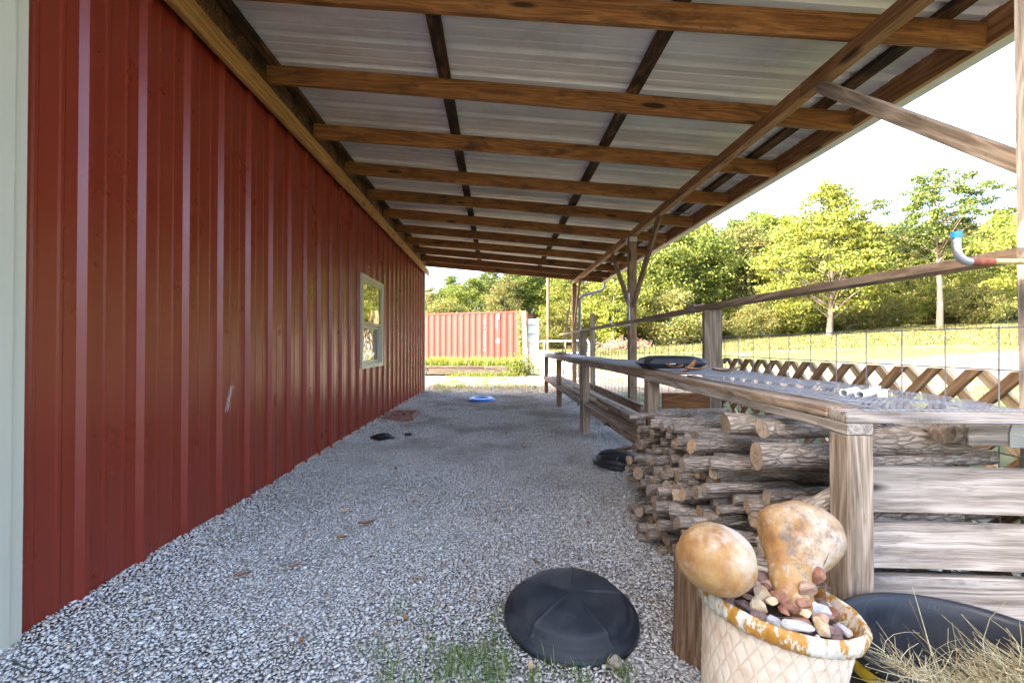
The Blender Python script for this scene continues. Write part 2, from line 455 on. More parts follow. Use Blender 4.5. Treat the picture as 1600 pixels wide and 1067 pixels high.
def link(name, me, mats, parent=None, mw=None):
    if not isinstance(mats, (list, tuple)): mats = [mats]
    for m in mats: me.materials.append(m)
    o = bpy.data.objects.new(name, me)
    COL.objects.link(o)
    mw = mw if mw is not None else Matrix.Identity(4)
    if parent is not None:
        o.parent = parent
        chain = Matrix.Identity(4)
        p = parent
        while p is not None:
            chain = p.matrix_basis @ chain
            p = p.parent
        o.matrix_basis = chain.inverted() @ mw
    else:
        o.matrix_basis = mw
    return o

class MB:
    def __init__(s): s.v = []; s.f = []; s.mi = []; s.sm = []
    def add(s, vs, fs, mi=0, smooth=False):
        b = len(s.v)
        s.v += [tuple(p) for p in vs]
        for f in fs:
            s.f.append(tuple(b + i for i in f)); s.mi.append(mi); s.sm.append(smooth)
    def box(s, a, b, mi=0, mat=None):
        x0, y0, z0 = a; x1, y1, z1 = b
        vs = [Vector(p) for p in ((x0,y0,z0),(x1,y0,z0),(x1,y1,z0),(x0,y1,z0),(x0,y0,z1),(x1,y0,z1),(x1,y1,z1),(x0,y1,z1))]
        if mat is not None: vs = [mat @ p for p in vs]
        s.add(vs, [(0,3,2,1),(4,5,6,7),(0,1,5,4),(1,2,6,5),(2,3,7,6),(3,0,4,7)], mi)
    def tube(s, pts, rad, seg=8, mi=0, caps=True, smooth=True, capmi=None):
        pts = [Vector(p) for p in pts]
        n = len(pts)
        if isinstance(rad, (int, float)): rad = [rad] * n
        ref = Vector((0, 0, 1))
        rings = []
        prev = None
        for i in range(n):
            d = (pts[min(i + 1, n - 1)] - pts[max(i - 1, 0)]).normalized()
            if prev is None:
                u = d.cross(ref)
                if u.length < 0.1: u = d.cross(Vector((0, 1, 0)))
            else:
                u = prev - d * prev.dot(d)
            u.normalize(); prev = u
            v = d.cross(u)
            r = rad[i]
            rr = r if isinstance(r, (list, tuple, np.ndarray)) else [r] * seg
            rings.append([pts[i] + (u * math.cos(2 * math.pi * k / seg) + v * math.sin(2 * math.pi * k / seg)) * rr[k] for k in range(seg)])
        vs = [p for ring in rings for p in ring]
        fs = [(i * seg + k, i * seg + (k + 1) % seg, (i + 1) * seg + (k + 1) % seg, (i + 1) * seg + k) for i in range(n - 1) for k in range(seg)]
        s.add(vs, fs, mi, smooth)
        if caps:
            cm = mi if capmi is None else capmi
            s.add(rings[0], [tuple(range(seg))[::-1]], cm)
            s.add(rings[-1], [tuple(range(seg))], cm)
    def lathe(s, prof, seg=48, mi=0, fn=None, smooth=True, close=False):
        vs = []
        for (r, z) in prof:
            for k in range(seg):
                a = 2 * math.pi * k / seg
                rr, zz = (r, z) if fn is None else fn(r, z, a)
                vs.append((rr * math.cos(a), rr * math.sin(a), zz))
        fs = [(i * seg + k, i * seg + (k + 1) % seg, (i + 1) * seg + (k + 1) % seg, (i + 1) * seg + k) for i in range(len(prof) - 1) for k in range(seg)]
        s.add(vs, fs, mi, smooth)
    def mesh(s, name):
        me = bpy.data.meshes.new(name)
        me.from_pydata(s.v, [], s.f)
        me.polygons.foreach_set("material_index", s.mi)
        me.polygons.foreach_set("use_smooth", s.sm)
        me.update()
        return me
    def build(s, name, mats, parent=None, mw=None):
        return link(name, s.mesh(name), mats, parent, mw)

def frame(p0, p1, up=(0, 0, 1)):
    p0, p1 = Vector(p0), Vector(p1)
    x = (p1 - p0).normalized()
    up = Vector(up)
    if abs(x.dot(up.normalized())) > 0.97: up = Vector((0, 1, 0))
    y = up.cross(x).normalized()
    z = x.cross(y)
    m = Matrix((x, y, z)).transposed().to_4x4()
    m.translation = (p0 + p1) / 2
    return m

def board(name, p0, p1, w, h, mat, parent=None, up=(0, 0, 1), bev=0.003, bow=0.0):
    """box whose centre line runs p0 -> p1; w across, h along 'up'; local x is the grain"""
    L = (Vector(p1) - Vector(p0)).length
    bm = bmesh.new()
    bmesh.ops.create_cube(bm, size=1)
    bmesh.ops.scale(bm, vec=(L, w, h), verts=bm.verts)
    if bow and L > 0.5:
        es = [e for e in bm.edges if abs((e.verts[0].co - e.verts[1].co).x) > L * 0.9]
        bmesh.ops.subdivide_edges(bm, edges=es, cuts=7, use_grid_fill=True)
        ph = random.uniform(0, 6)
        for v in bm.verts:
            t = v.co.x / L
            v.co.y += bow * math.sin(t * 3.1 + ph) * 0.7
            v.co.z += bow * math.sin(t * 4.3 + ph * 1.7)
    if bev:
        bmesh.ops.bevel(bm, geom=[e for e in bm.edges if len(e.link_faces) == 2 and e.calc_face_angle(0) > 0.8], offset=bev, segments=1, affect='EDGES')
    me = bpy.data.meshes.new(name)
    bm.to_mesh(me); bm.free()
    return link(name, me, mat, parent, frame(p0, p1, up))

def np_mesh(name, V, F, mats, parent=None, mw=None, smooth=False):
    """V (n,3), F (m,k) constant k"""
    me = bpy.data.meshes.new(name)
    V = np.asarray(V, dtype=np.float32); F = np.asarray(F, dtype=np.int32)
    m, k = F.shape
    me.vertices.add(len(V)); me.vertices.foreach_set("co", V.ravel())
    me.loops.add(m * k); me.loops.foreach_set("vertex_index", F.ravel())
    me.polygons.add(m)
    me.polygons.foreach_set("loop_start", np.arange(0, m * k, k, dtype=np.int32))
    me.polygons.foreach_set("loop_total", np.full(m, k, dtype=np.int32))
    if smooth: me.polygons.foreach_set("use_smooth", np.ones(m, dtype=bool))
    me.update(calc_edges=True)
    return link(name, me, mats, parent, mw)

def place(o, loc, rot=(0, 0, 0)):
    o.location = loc; o.rotation_euler = rot
    return o

def terr(x, y):
    x = np.asarray(x, dtype=float); y = np.asarray(y, dtype=float)
    d = np.hypot(x, y)
    a = np.degrees(np.arctan2(x, np.maximum(y, 0.01)))
    t = np.clip(a / 38.0, 0, 1.15)
    z = np.clip(d - 13.5, 0, 62) * (0.018 + 0.045 * t)
    z = np.where(y < 0, 0, z)
    k = np.clip((d - 12) / 6, 0, 1)
    return z * k + 0.05 * np.sin(x * 0.4) * np.sin(y * 0.33 + 1) * k

# ------------------------------------------------------------------ ground
def axis(lo, hi, fine_lo, fine_hi, step):
    a = list(np.arange(fine_lo, fine_hi + 1e-6, step))
    x = fine_hi; st = step
    while x < hi:
        st *= 1.22; x += st; a.append(x)
    x = fine_lo; st = step
    while x > lo:
        st *= 1.22; x -= st; a.insert(0, x)
    return np.array(a)
gx = axis(-600, 900, -6, 40, 0.8); gy = axis(-400, 1400, -2, 70, 0.8)
GX, GY = np.meshgrid(gx, gy)
GZ = terr(GX, GY)
nx, ny = len(gx), len(gy)
V = np.stack([GX.ravel(), GY.ravel(), GZ.ravel()], 1)
idx = np.arange(nx * ny).reshape(ny, nx)
F = np.stack([idx[:-1, :-1].ravel(), idx[:-1, 1:].ravel(), idx[1:, 1:].ravel(), idx[1:, :-1].ravel()], 1)
g = np_mesh("ground", V, F, M['ground'], smooth=True)
tag(g, "grey gravel ground turning to sandy drive and yellow green grass field", kind='structure')

# --- loose gravel (uncountable)
def hull_stone(seed):
    r = random.Random(seed)
    bm = bmesh.new()
    for _ in range(9):
        v = Vector((r.gauss(0, 1), r.gauss(0, 1), r.gauss(0, 1))).normalized()
        bm.verts.new((v.x * 1.0, v.y * r.uniform(0.65, 0.9), v.z * 0.62))
    bmesh.ops.convex_hull(bm, input=bm.verts)
    for v in [v for v in bm.verts if not v.link_faces]: bm.verts.remove(v)
    bmesh.ops.triangulate(bm, faces=bm.faces)
    bm.verts.index_update()
    V = np.array([v.co[:] for v in bm.verts]); F = np.array([[v.index for v in f.verts] for f in bm.faces])
    bm.free()
    return V, F
STONES = [hull_stone(s) for s in range(8)]

def rand_rot(n):
    q = rng.normal(size=(n, 4)); q /= np.linalg.norm(q, axis=1)[:, None]
    w_, x, y, z = q.T
    return np.stack([1-2*(y*y+z*z), 2*(x*y-z*w_), 2*(x*z+y*w_), 2*(x*y+z*w_), 1-2*(x*x+z*z), 2*(y*z-x*w_), 2*(x*z-y*w_), 2*(y*z+x*w_), 1-2*(x*x+y*y)], 1).reshape(n, 3, 3)

def scatter(name, P, S, mat):
    n = len(P)
    which = rng.integers(0, len(STONES), n)
    Vs, Fs, off = [], [], 0
    for k, (sv, sf) in enumerate(STONES):
        sel = np.where(which == k)[0]
        if not len(sel): continue
        rot = rand_rot(len(sel))
        v = np.einsum('nij,vj->nvi', rot, sv) * S[sel][:, None, None] * np.array([1.12, 1.12, 0.62]) + P[sel][:, None, :]
        f = sf[None] + (np.arange(len(sel)) * len(sv))[:, None, None] + off
        Vs.append(v.reshape(-1, 3)); Fs.append(f.reshape(-1, 3)); off += len(sel) * len(sv)
    return np_mesh(name, np.concatenate(Vs), np.concatenate(Fs), mat)

def grid_pts(x0, x1, y0, y1, st, jit=0.5):
    a, b = np.meshgrid(np.arange(x0, x1, st), np.arange(y0, y1, st))
    p = np.stack([a.ravel(), b.ravel()], 1)
    return p + rng.uniform(-jit, jit, p.shape) * st

def hn(x, y, s=1.0, ph=0.0):
    return (np.sin(x * 2.3 * s + ph) * np.cos(y * 1.9 * s + 1.3 + ph) + 0.5 * np.sin(x * 5.1 * s + y * 4.3 * s + ph) + 0.3 * np.sin(x * 11 * s - y * 9 * s)) / 1.8
Ps, Ss = [], []
for (x0, x1, y0, y1, st, s0, s1) in ((-1.85, 1.35, 0.85, 3.1, 0.0125, 0.0058, 0.0125), (-1.8, 1.7, 3.1, 5.6, 0.0165, 0.0080, 0.0145),
                                     (-1.8, 1.9, 5.6, 9.0, 0.028, 0.012, 0.021), (-1.8, 2.2, 9.0, 15.5, 0.05, 0.014, 0.026),
                                     (1.35, 2.4, 1.0, 5.6, 0.034, 0.009, 0.016)):
    p = grid_pts(x0, x1, y0, y1, st)
    p = p[np.abs(p[:, 0]) < p[:, 1] * 1.18 + 0.1]
    n = len(p)
    size = s0 + (s1 - s0) * rng.random(n) ** 1.8
    bank = np.clip((-1.45 - p[:, 0]) / 0.3, 0, 1) * 0.035
    z = 0.004 + 0.010 * hn(p[:, 0], p[:, 1]) + bank + rng.random(n) * 0.004
    Ps.append(np.column_stack([p, z])); Ss.append(size)
    if st < 0.02:                              # an extra sprinkling of bigger pieces
        k = rng.random(n) < 0.03
        q = p[k]
        Ps.append(np.column_stack([q + 0.004, z[k] + 0.006])); Ss.append(rng.uniform(0.012, 0.019, k.sum()))
gr = scatter("gravel", np.concatenate(Ps), np.concatenate(Ss), M['gravel'])
tag(gr, "loose crushed grey blue gravel covering the floor of the lean-to", kind='stuff')

# --- grass blades
def blades(name, P, hgt, wid, mat, lean=0.5, label=None, parent=None):
    n = len(P)
    a = rng.uniform(0, 2 * np.pi, n)
    d = np.stack([np.cos(a), np.sin(a), np.zeros(n)], 1)
    sd = np.stack([-np.sin(a), np.cos(a), np.zeros(n)], 1)
    ln = rng.uniform(0.1, lean, n)[:, None]
    hg = (hgt * rng.uniform(0.5, 1.15, n))[:, None]
    wd = (wid * rng.uniform(0.7, 1.2, n))[:, None]
    up = np.array([0, 0, 1.0])
    p1 = P + up * hg * 0.55 + d * ln * hg * 0.35
    p2 = P + up * hg * (1 - ln * 0.35) + d * ln * hg * 1.1
    V = np.stack([P - sd * wd, P + sd * wd, p1 + sd * wd * 0.75, p1 - sd * wd * 0.75, p2 + sd * wd * 0.12, p2 - sd * wd * 0.12], 1).reshape(-1, 3)
    b = (np.arange(n) * 6)[:, None]
    F = np.concatenate([b + np.array([0, 1, 2, 3]), b + np.array([3, 2, 4, 5])])
    o = np_mesh(name, V, F, mat, parent)
    if label: tag(o, label, kind='stuff')
    return o

def clumps(cs, per, spread):
    out = []
    for (x, y) in cs:
        n = max(1, int(per * random.uniform(0.5, 1.5)))
        q = rng.normal(size=(n, 2)) * spread * random.uniform(0.5, 1.3)
        out.append(np.column_stack([q + (x, y), np.zeros(n)]))
    P = np.concatenate(out)
    P[:, 2] = terr(P[:, 0], P[:, 1])
    return P
cs = [(random.gauss(-0.14, 0.13), random.uniform(1.50, 1.66)) for _ in range(26)] + \
     [(random.uniform(-0.50, 0.10), random.uniform(1.5, 1.8)) for _ in range(12)] + \
     [(random.uniform(-0.02, 0.10), random.uniform(1.45, 2.0)) for _ in range(10)] + \
     [(random.uniform(0.02, 0.45), random.uniform(1.50, 1.60)) for _ in range(12)] + \
     [(random.uniform(-0.45, 0.0), random.uniform(1.7, 2.1)) for _ in range(2)]
GP = clumps(cs, 15, 0.028); GP[:, 2] += 0.012
blades("grass", GP, 0.062, 0.0014, M['grassblade'], 1.2, "short green grass sprouting through the gravel at the front")
cs = [(random.uniform(-1.75, 1.0), random.uniform(12.2, 17.3)) for _ in range(130)] + [(random.uniform(-1.6, 1.2), random.gauss(12.6, 0.5)) for _ in range(40)]
blades("weed_patches", clumps(cs, 16, 0.12), 0.10, 0.006, M['weed'], 1.2, "low yellow green weeds on the sunlit gravel before the timbers")
n = 26000
px = rng.uniform(2.3, 26, n); py = rng.uniform(3.0, 30, n)
keep = (hn(px, py, 0.5) > -0.25) & ~((py > 11.5) & (py < 17.5) & (rng.random(n) < 0.85))
px, py = px[keep], py[keep]
blades("field_grass", np.column_stack([px, py, terr(px, py)]), 0.085, 0.007, M['fieldgrass'], 1.1, "sparse yellow green grass growing on the field beyond the fence")
n = 60000
th = rng.uniform(R(2), R(49), n); dd = rng.uniform(30, 56, n)
px, py = dd * np.sin(th), dd * np.cos(th)
blades("far_grass", np.column_stack([px, py, terr(px, py)]), 0.16, 0.022, M['fieldgrass'], 1.0, "long yellow grass at the far edge of the field by the trees")

# ------------------------------------------------------------------ the barn
BX, Y0, Y1 = -1.79, 1.70, 11.40
YB = -5.0                                          # the barn runs on behind the camera
def rib_profile(a, b, pitch=0.33, depth=0.026, start=0.0):
    """(along, out) points: major ribs every pitch with two low minor ribs between"""
    pts = [(a, 0)]
    t = a + start
    for k in (1, 2):
        c = t - pitch * k / 3
        if c > a + 0.03: pts += [(c + 0.016, 0), (c + 0.006, 0.004), (c - 0.006, 0.004), (c - 0.016, 0)]
    pts = [pts[0]] + sorted(pts[1:])
    while t < b - 0.05:
        for (d, o) in ((-0.036, 0), (-0.014, depth), (0.012, depth), (0.034, 0)):
            pts.append((t + d, o))
        for k in (1, 2):
            c = t + pitch * k / 3 + 0.002
            for (d, o) in ((-0.016, 0), (-0.006, 0.004), (0.006, 0.004), (0.016, 0)):
                pts.append((c + d, o))
        t += pitch
    pts = [p for p in pts if a <= p[0] <= b] + [(b, 0)]
    return pts

def ribbed_wall(prof, fn, z0, z1, zs=1):
    mb = MB()
    n = len(prof)
    vs, fs = [], []
    for (t, o) in prof:
        zt = z1(t) if callable(z1) else z1
        vs.append(fn(t, o, z0)); vs.append(fn(t, o, zt))
    for i in range(n - 1):
        fs.append((2 * i, 2 * i + 2, 2 * i + 3, 2 * i + 1))
    mb.add(vs, fs)
    return mb

barn = thing("barn", "long red ribbed metal barn with pale corner trim along the left side", "barn", (BX, 0, 0))
# window opening is left out of the side wall: three strips
WY0, WY1, WZ0, WZ1 = 5.98, 7.10, 0.83, 2.08
prof = rib_profile(Y0, Y1, start=0.30)
fnr = lambda t, o, z: (BX + o, t, z)
mbw = MB()
def strip(pr, z0, z1):
    vs = []; 
    for (t, o) in pr: vs += [fnr(t, o, z0), fnr(t, o, z1)]
    mbw.add(vs, [(2 * i, 2 * i + 2, 2 * i + 3, 2 * i + 1) for i in range(len(pr) - 1)])
pa = [p for p in prof if p[0] <= WY0 + 0.02]; pb = [p for p in prof if WY0 - 0.02 <= p[0] <= WY1 + 0.02]; pc = [p for p in prof if p[0] >= WY1 - 0.02]
pb = [pa[-1]] + [p for p in pb if pa[-1][0] < p[0] < pc[0][0]] + [pc[0]]
WT = 3.34
strip(pa, 0.0, WT); strip(pc, 0.0, WT); strip(pb, 0.0, WZ0 + 0.02); strip(pb, WZ1 - 0.02, WT)
for yy in np.arange(Y0 + 0.36, Y1, 0.33):
    for z in (0.10, 0.72, 1.62, 2.45): mbw.tube([(BX - 0.001, yy + 0.004, z), (BX + 0.006, yy + 0.004, z)], [0.006, 0.004], 6)
mbw.build("side_wall", M['redwall'], barn)
ridge_x, BXL = -5.8, -9.8
def gable(x):                                     # roof height over x
    return 3.40 + (min(x - BXL, BX - x)) * 0.30
pf = rib_profile(0, BX - BXL, start=0.2)
ribbed_wall(pf, lambda t, o, z: (BXL + t, YB - o, z), 0, lambda t: gable(BXL + t)).build("front_wall", M['redwall'], barn)
ribbed_wall(pf, lambda t, o, z: (BXL + t, Y1 + o, z), 0, lambda t: gable(BXL + t)).build("rear_wall", M['redwall'], barn)
ribbed_wall(rib_profile(YB, Y1, start=0.3), lambda t, o, z: (BXL - o, t, z), 0, 3.40).build("far_side_wall", M['redwall'], barn)
mb = MB()
for s_ in (0, 1):
    xa, xb = (BX + 0.02, ridge_x) if s_ == 0 else (BXL - 0.3, ridge_x)
    za, zb = (3.42, gable(ridge_x) + 0.03) if s_ == 0 else (3.33, gable(ridge_x) + 0.03)
    vs = [(xa, YB - 0.25, za), (xa, Y1 + 0.08, za), (xb, Y1 + 0.08, zb), (xb, YB - 0.25, zb)]
    mb.add(vs + [(x, y, z + 0.04) for x, y, z in vs], [(0, 1, 2, 3), (7, 6, 5, 4), (0, 4, 5, 1), (1, 5, 6, 2), (3, 2, 6, 7), (0, 3, 7, 4)])
mb.build("roof", M['roof'], barn)
# pale jamb trim where the near doorway begins, and the corner trim at the far end
mb = MB()
mb.box((BX + 0.001, Y0 - 0.19, 0), (BX + 0.040, Y0 - 0.032, WT)); mb.box((BX + 0.001, Y0 - 0.031, 0), (BX + 0.030, Y0 + 0.022, WT)); mb.box((BX + 0.001, Y0 - 0.0315, 0), (BX + 0.036, Y0 - 0.0255, WT))
mb.build("jamb_trim", M['trim'], barn)
mb = MB()
for k in range(11): mb.box((BX - 0.04, Y0 - 0.191 - 0.40 * (k + 1) + 0.004, 0.02), (BX + 0.012, Y0 - 0.191 - 0.40 * k, 2.9))
mb.box((BX - 0.04, Y0 - 0.191 - 4.4, 2.905), (BX + 0.012, Y0 - 0.191, WT)); mb.build("sliding_door", M['trim'], barn)
mb = MB(); mb.box((BX - 0.03, YB, 0), (BX, Y0 - 0.191 - 4.41, WT)); mb.build("near_wall", M['redwall'], barn)
mb = MB()
mb.box((BX - 0.16, Y1 + 0.029, 0), (BX + 0.034, Y1 + 0.035, WT)); mb.box((BX + 0.028, Y1 - 0.06, 0), (BX + 0.034, Y1 + 0.0285, WT))
mb.build("corner_trim", M['trim'], barn)
mb = MB(); mb.box((BX + 0.030, 0.9, H + 1.952), (BX + 0.046, Y1 + 0.02, 3.285)); mb.build("dark_eave_strip", M['dark_rafter'], barn)  # dark strip added over the red wall between ledger and roof sheet
# base trim strip
board("base_trim", (BX + 0.008, Y0 + 2.4, 0.045), (BX + 0.008, Y1, 0.030), 0.012, 0.035, M['fresh'], barn, bev=0)
# window
wf = MB()
fx0, fx1 = BX - 0.05, BX + 0.055
def ring_frame(mb, y0, y1, z0, z1, t, x0, x1):
    mb.box((x0, y0, z0), (x1, y0 + t, z1)); mb.box((x0, y1 - t, z0), (x1, y1, z1))
    mb.box((x0, y0 + t, z0), (x1, y1 - t, z0 + t)); mb.box((x0, y0 + t, z1 - t), (x1, y1 - t, z1))
ring_frame(wf, WY0, WY1, WZ0, WZ1, 0.055, fx0, fx1)
win = wf.build("window", M['tan_frame'], barn)
sb = MB(); zm = 1.42
ring_frame(sb, WY0 + 0.056, WY1 - 0.056, zm + 0.001, WZ1 - 0.056, 0.035, BX + 0.012, BX + 0.038)
sb.build("upper_sash", M['tan_frame'], win)
sb = MB()
ring_frame(sb, WY0 + 0.056, WY1 - 0.056, WZ0 + 0.056, zm - 0.001, 0.045, BX - 0.03, BX + 0.0)
sb.build("lower_sash", M['tan_frame'], win)
gb = MB(); gb.box((BX + 0.020, WY0 + 0.08, zm + 0.03), (BX + 0.026, WY1 - 0.08, WZ1 - 0.08)); gb.build("pane", M['glass'], win)
gb = MB(); gb.box((BX - 0.022, WY0 + 0.09, WZ0 + 0.09), (BX - 0.016, WY1 - 0.09, zm - 0.03)); gb.build("pane", M['glass_wavy'], win)
gb = MB(); gb.box((BX - 0.09, WY0 - 0.05, WZ0 - 0.05), (BX - 0.051, WY1 + 0.05, WZ1 + 0.05)); gb.build("window_backing", M['dark_cloth'], win)  # black slab stands in for the unlit interior behind the panes

# ------------------------------------------------------------------ the lean-to
SK = -0.034                                        # the cross members run a touch out of square
def zb(x): return H + 1.83 - 0.0975 * x            # underside of the rafters
shed = thing("lean_to_shed", "open lean-to of brown timber rafters under a ribbed metal roof against the red barn", "lean-to", (1.93, 6.5, 0))
XL, XR = -1.765, 2.60
for i in range(10):
    y = 2.53 + 0.906 * i
    y = y if i < 9 else y
    hh = 0.138
    yl, yr = y - SK * 1.75, y + SK * 2.6 + 0.0
    mt = M['rafter']
    board("rafter", (XL, yl, zb(XL) + hh / 2), (XR, yr, zb(XR) + hh / 2), 0.038, hh, mt, shed, bow=0.006)
board("rafter", (XL, 11.47, zb(XL) + 0.069), (XR, 11.33, zb(XR) + 0.069), 0.038, 0.138, M['rafter'], shed)
board("rafter", (XL, 1.70, zb(XL) + 0.069), (XR, 1.55, zb(XR) + 0.069), 0.038, 0.138, M['rafter'], shed)
YR0, YR1 = 0.9, 11.5
for xc in (-1.695, -0.385, 1.015, 2.385):
    xc2 = xc
    board("purlin", (xc, YR0, zb(xc) + 0.139 + 0.019), (xc, YR1 - 0.02, zb(xc) + 0.139 + 0.019), 0.089, 0.036, M['dark_rafter'], shed, up=(0.0975, 0, 1), bow=0.003)
# ribbed roof sheet: ribs run down the slope
mb = MB()
prof = [(YR0 - 0.02, 0)]
t = YR0 + 0.05
while t < YR1:
    for (d, o) in ((-0.036, 0), (-0.016, 0.034), (0.016, 0.034), (0.036, 0)): prof.append((t + d, o))
    for k in (1, 2):
        c = t + 0.305 * k / 3
        for (d, o) in ((-0.014, 0), (-0.006, 0.004), (0.006, 0.004), (0.014, 0)): prof.append((c + d, o))
    t += 0.305
prof = [p for p in prof if p[0] < YR1] + [(YR1, 0)]
xs = np.linspace(-1.788, 2.70, 10)
vs = []
for (t, o) in prof:
    for x in xs:
        vs.append((x, t + SK * x, zb(x) + 0.139 + 0.0385 + o))
n = len(xs)
fs = [(i * n + k, i * n + k + 1, (i + 1) * n + k + 1, (i + 1) * n + k) for i in range(len(prof) - 1) for k in range(n - 1)]
mb.add(vs, fs)
me = mb.mesh("roof_sheet")
rs = link("roof_sheet", me, M['roof'], shed)
sol = rs.modifiers.new("thickness", 'SOLIDIFY'); sol.thickness = 0.0015; sol.offset = 1
# ledger on the barn wall
board("ledger_board", (-1.722, 0.9, H + 1.878), (-1.722, 11.75, H + 1.868), 0.038, 0.145, M['ledger'], shed, bow=0.004)
# eave beam, two members end to end
zbm = H + 1.595
board("beam", (1.935, 0.9, zbm), (1.935, 2.86, zbm), 0.074, 0.088, M['beam'], shed)
board("beam", (1.935, 2.862, zbm), (1.935, 11.42, zbm - 0.005), 0.074, 0.088, M['beam'], shed, bow=0.003)
# posts
PY = (1.612, 6.55, 11.40)
for i, y in enumerate(PY):
    ps = board("post", (1.935, y, 0.0), (1.935, y, H + 1.549), 0.105, 0.105, M['grey'] if i == 0 else M['post'], shed, up=(0, 1, 0), bev=0.004)
def brace(ya, za, yb, zbb, mt):
    board("brace", (1.925, ya, za), (1.925, yb, zbb), 0.040, 0.088, mt, shed)
board("brace", (1.925, 1.66, H + 0.655), (1.925, 2.72, H + 1.545), 0.038, 0.066, M['greyp'], shed)
brace(6.46, H + 0.58, 5.42, H + 1.53, M['post'])
brace(6.64, H + 0.60, 7.62, H + 1.53, M['post'])
brace(11.30, H + 0.55, 10.55, H + 1.53, M['post'])
mb = MB(); mb.box((1.86, 6.50, H + 1.49), (1.864, 6.60, H + 1.55)); mb.box((1.88, 6.476, H + 1.48), (1.99, 6.480, H + 1.55)); mb.build("post_bracket", M['galv'], shed)
# fascia, gutter, downspout
zf = H + 1.60
board("fascia_board", (2.622, 0.9, zf + 0.08), (2.622, 11.5, zf + 0.08), 0.038, 0.158, M['beam'], shed, bow=0.002)
mb = MB()
gp = [(2.6425, 0.135), (2.6425, 0.0), (2.652, -0.006), (2.735, -0.006), (2.762, 0.05), (2.765, 0.12), (2.775, 0.122), (2.775, 0.128), (2.758, 0.128), (2.755, 0.055), (2.730, 0.0), (2.650, 0.0), (2.6485, 0.135)]
vs = [(x, y, zf + z + 0.015) for y in (0.9, 11.56) for x, z in gp]
k = len(gp)
mb.add(vs, [(i, (i + 1) % k, k + (i + 1) % k, k + i) for i in range(k)])
mb.box((2.645, 11.56, zf + 0.012), (2.77, 11.563, zf + 0.14))
mb.build("gutter", M['gutter'], shed)
mb = MB()
mb.tube([(2.70, 11.45, zf + 0.01), (2.70, 11.45, zf - 0.12), (2.64, 11.45, zf - 0.20), (2.15, 11.42, zf - 0.34), (2.07, 11.40, zf - 0.42), (2.06, 11.35, 0.25), (2.10, 11.32, 0.12), (2.32, 11.3, 0.06)], 0.036, 8)
mb.build("downspout", M['wire'], shed)
# a hook of wire and a nail at the splice
mb = MB(); mb.tube([(1.90, 5.2, H + 1.49), (1.99, 5.1, H + 1.485), (2.12, 5.05, H + 1.46), (2.15, 5.04, H + 1.49)], 0.006, 6); mb.build("hook", M['wire_dark'], shed)

# ------------------------------------------------------------------ wire panel and lattice
wp = MB()
ZW = [0.02, 0.12, 0.22, 0.33, 0.45, 0.58, 0.73, 0.88, 1.035, 1.19]
WX = 1.848
ys = np.arange(1.70, 11.2, 0.2030)
for z in ZW:
    wp.tube([(WX, 1.60, z), (WX + 0.004, 4, z + 0.012), (WX - 0.003, 7, z + 0.004), (WX, 11.25, z - 0.005)], 0.0028, 5)
for y in ys:
    wp.tube([(WX + 0.0056, y, 0.0), (WX + 0.0056, y + 0.004, 0.6), (WX + 0.0056, y - 0.002, 1.19 + 0.008)], 0.0028, 5)
o = wp.build("wire_fence_panel", M['wire'], None)
tag(o, "welded wire fence panel with large square openings along the timber posts", "wire fence")

lat = thing("lattice_panel", "brown wooden lattice panel of crossed slats standing outside the wire fence", "lattice", (2.05, 2.6, 0))
def slat_layer(sgn, x, mt):
    ang = R(45) * sgn
    mw = Matrix.Translation((x, 2.6, 0.5)) @ Matrix(((0, 0, 1), (1, 0, 0), (0, 1, 0))).to_4x4() @ Matrix.Rotation(ang, 4, 'Z')
    inv = mw.inverted()
    mb = MB()
    zt, z0, wd, th, pitch = 1.022, 0.03, 0.056, 0.018, 0.176
    hw = 0.0295
    y = 0.9
    while y < 5.3:
        # at the top the slat is centred on y, at the bottom on y - sgn*(zt-z0)
        yb_ = y - sgn * (zt - z0)
        def zc(yy): return None
        vs = [(x - th / 2, y - hw, zt), (x - th / 2, y + hw, zt), (x - th / 2, yb_ + hw, z0), (x - th / 2, yb_ - hw, z0)]
        lo, hi = 0.9, 4.12
        if min(y, yb_) > lo - 0.2 and max(y, yb_) < hi + (1.0 if False else 0):
            vv = [Vector(p) for p in vs] + [Vector((x + th / 2, p[1], p[2])) for p in vs]
            mb.add([inv @ p for p in vv], [(0, 1, 2, 3), (7, 6, 5, 4), (0, 4, 5, 1), (1, 5, 6, 2), (2, 6, 7, 3), (3, 7, 4, 0)])
        elif max(y, yb_) >= hi and min(y, yb_) < hi:
            # clipped at the far end of the panel
            f = (hi - min(y, yb_)) / (zt - z0)
            if y > yb_:   # keep lower part
                ye, ze = hi, z0 + f * (zt - z0)
                a, b = (yb_, z0), (ye, ze)
            else:
                a, b = (y, zt), (hi, zt - f * (zt - z0))
            vs = [(x - th / 2, a[0] - hw, a[1]), (x - th / 2, a[0] + hw, a[1]), (x - th / 2, b[0] + hw * 0.2, b[1] + (hw if y > yb_ else -hw) * -0.2), (x - th / 2, b[0] - hw, b[1])]
            vv = [Vector(p) for p in vs] + [Vector((x + th / 2, p[1], p[2])) for p in vs]
            mb.add([inv @ p for p in vv], [(0, 1, 2, 3), (7, 6, 5, 4), (0, 4, 5, 1), (1, 5, 6, 2), (2, 6, 7, 3), (3, 7, 4, 0)])
        y += pitch
    mb.build("slat_layer", mt, lat, mw)
slat_layer(-1, 2.030, M['lattice'])
slat_layer(1, 2.0495, M['lattice2'])

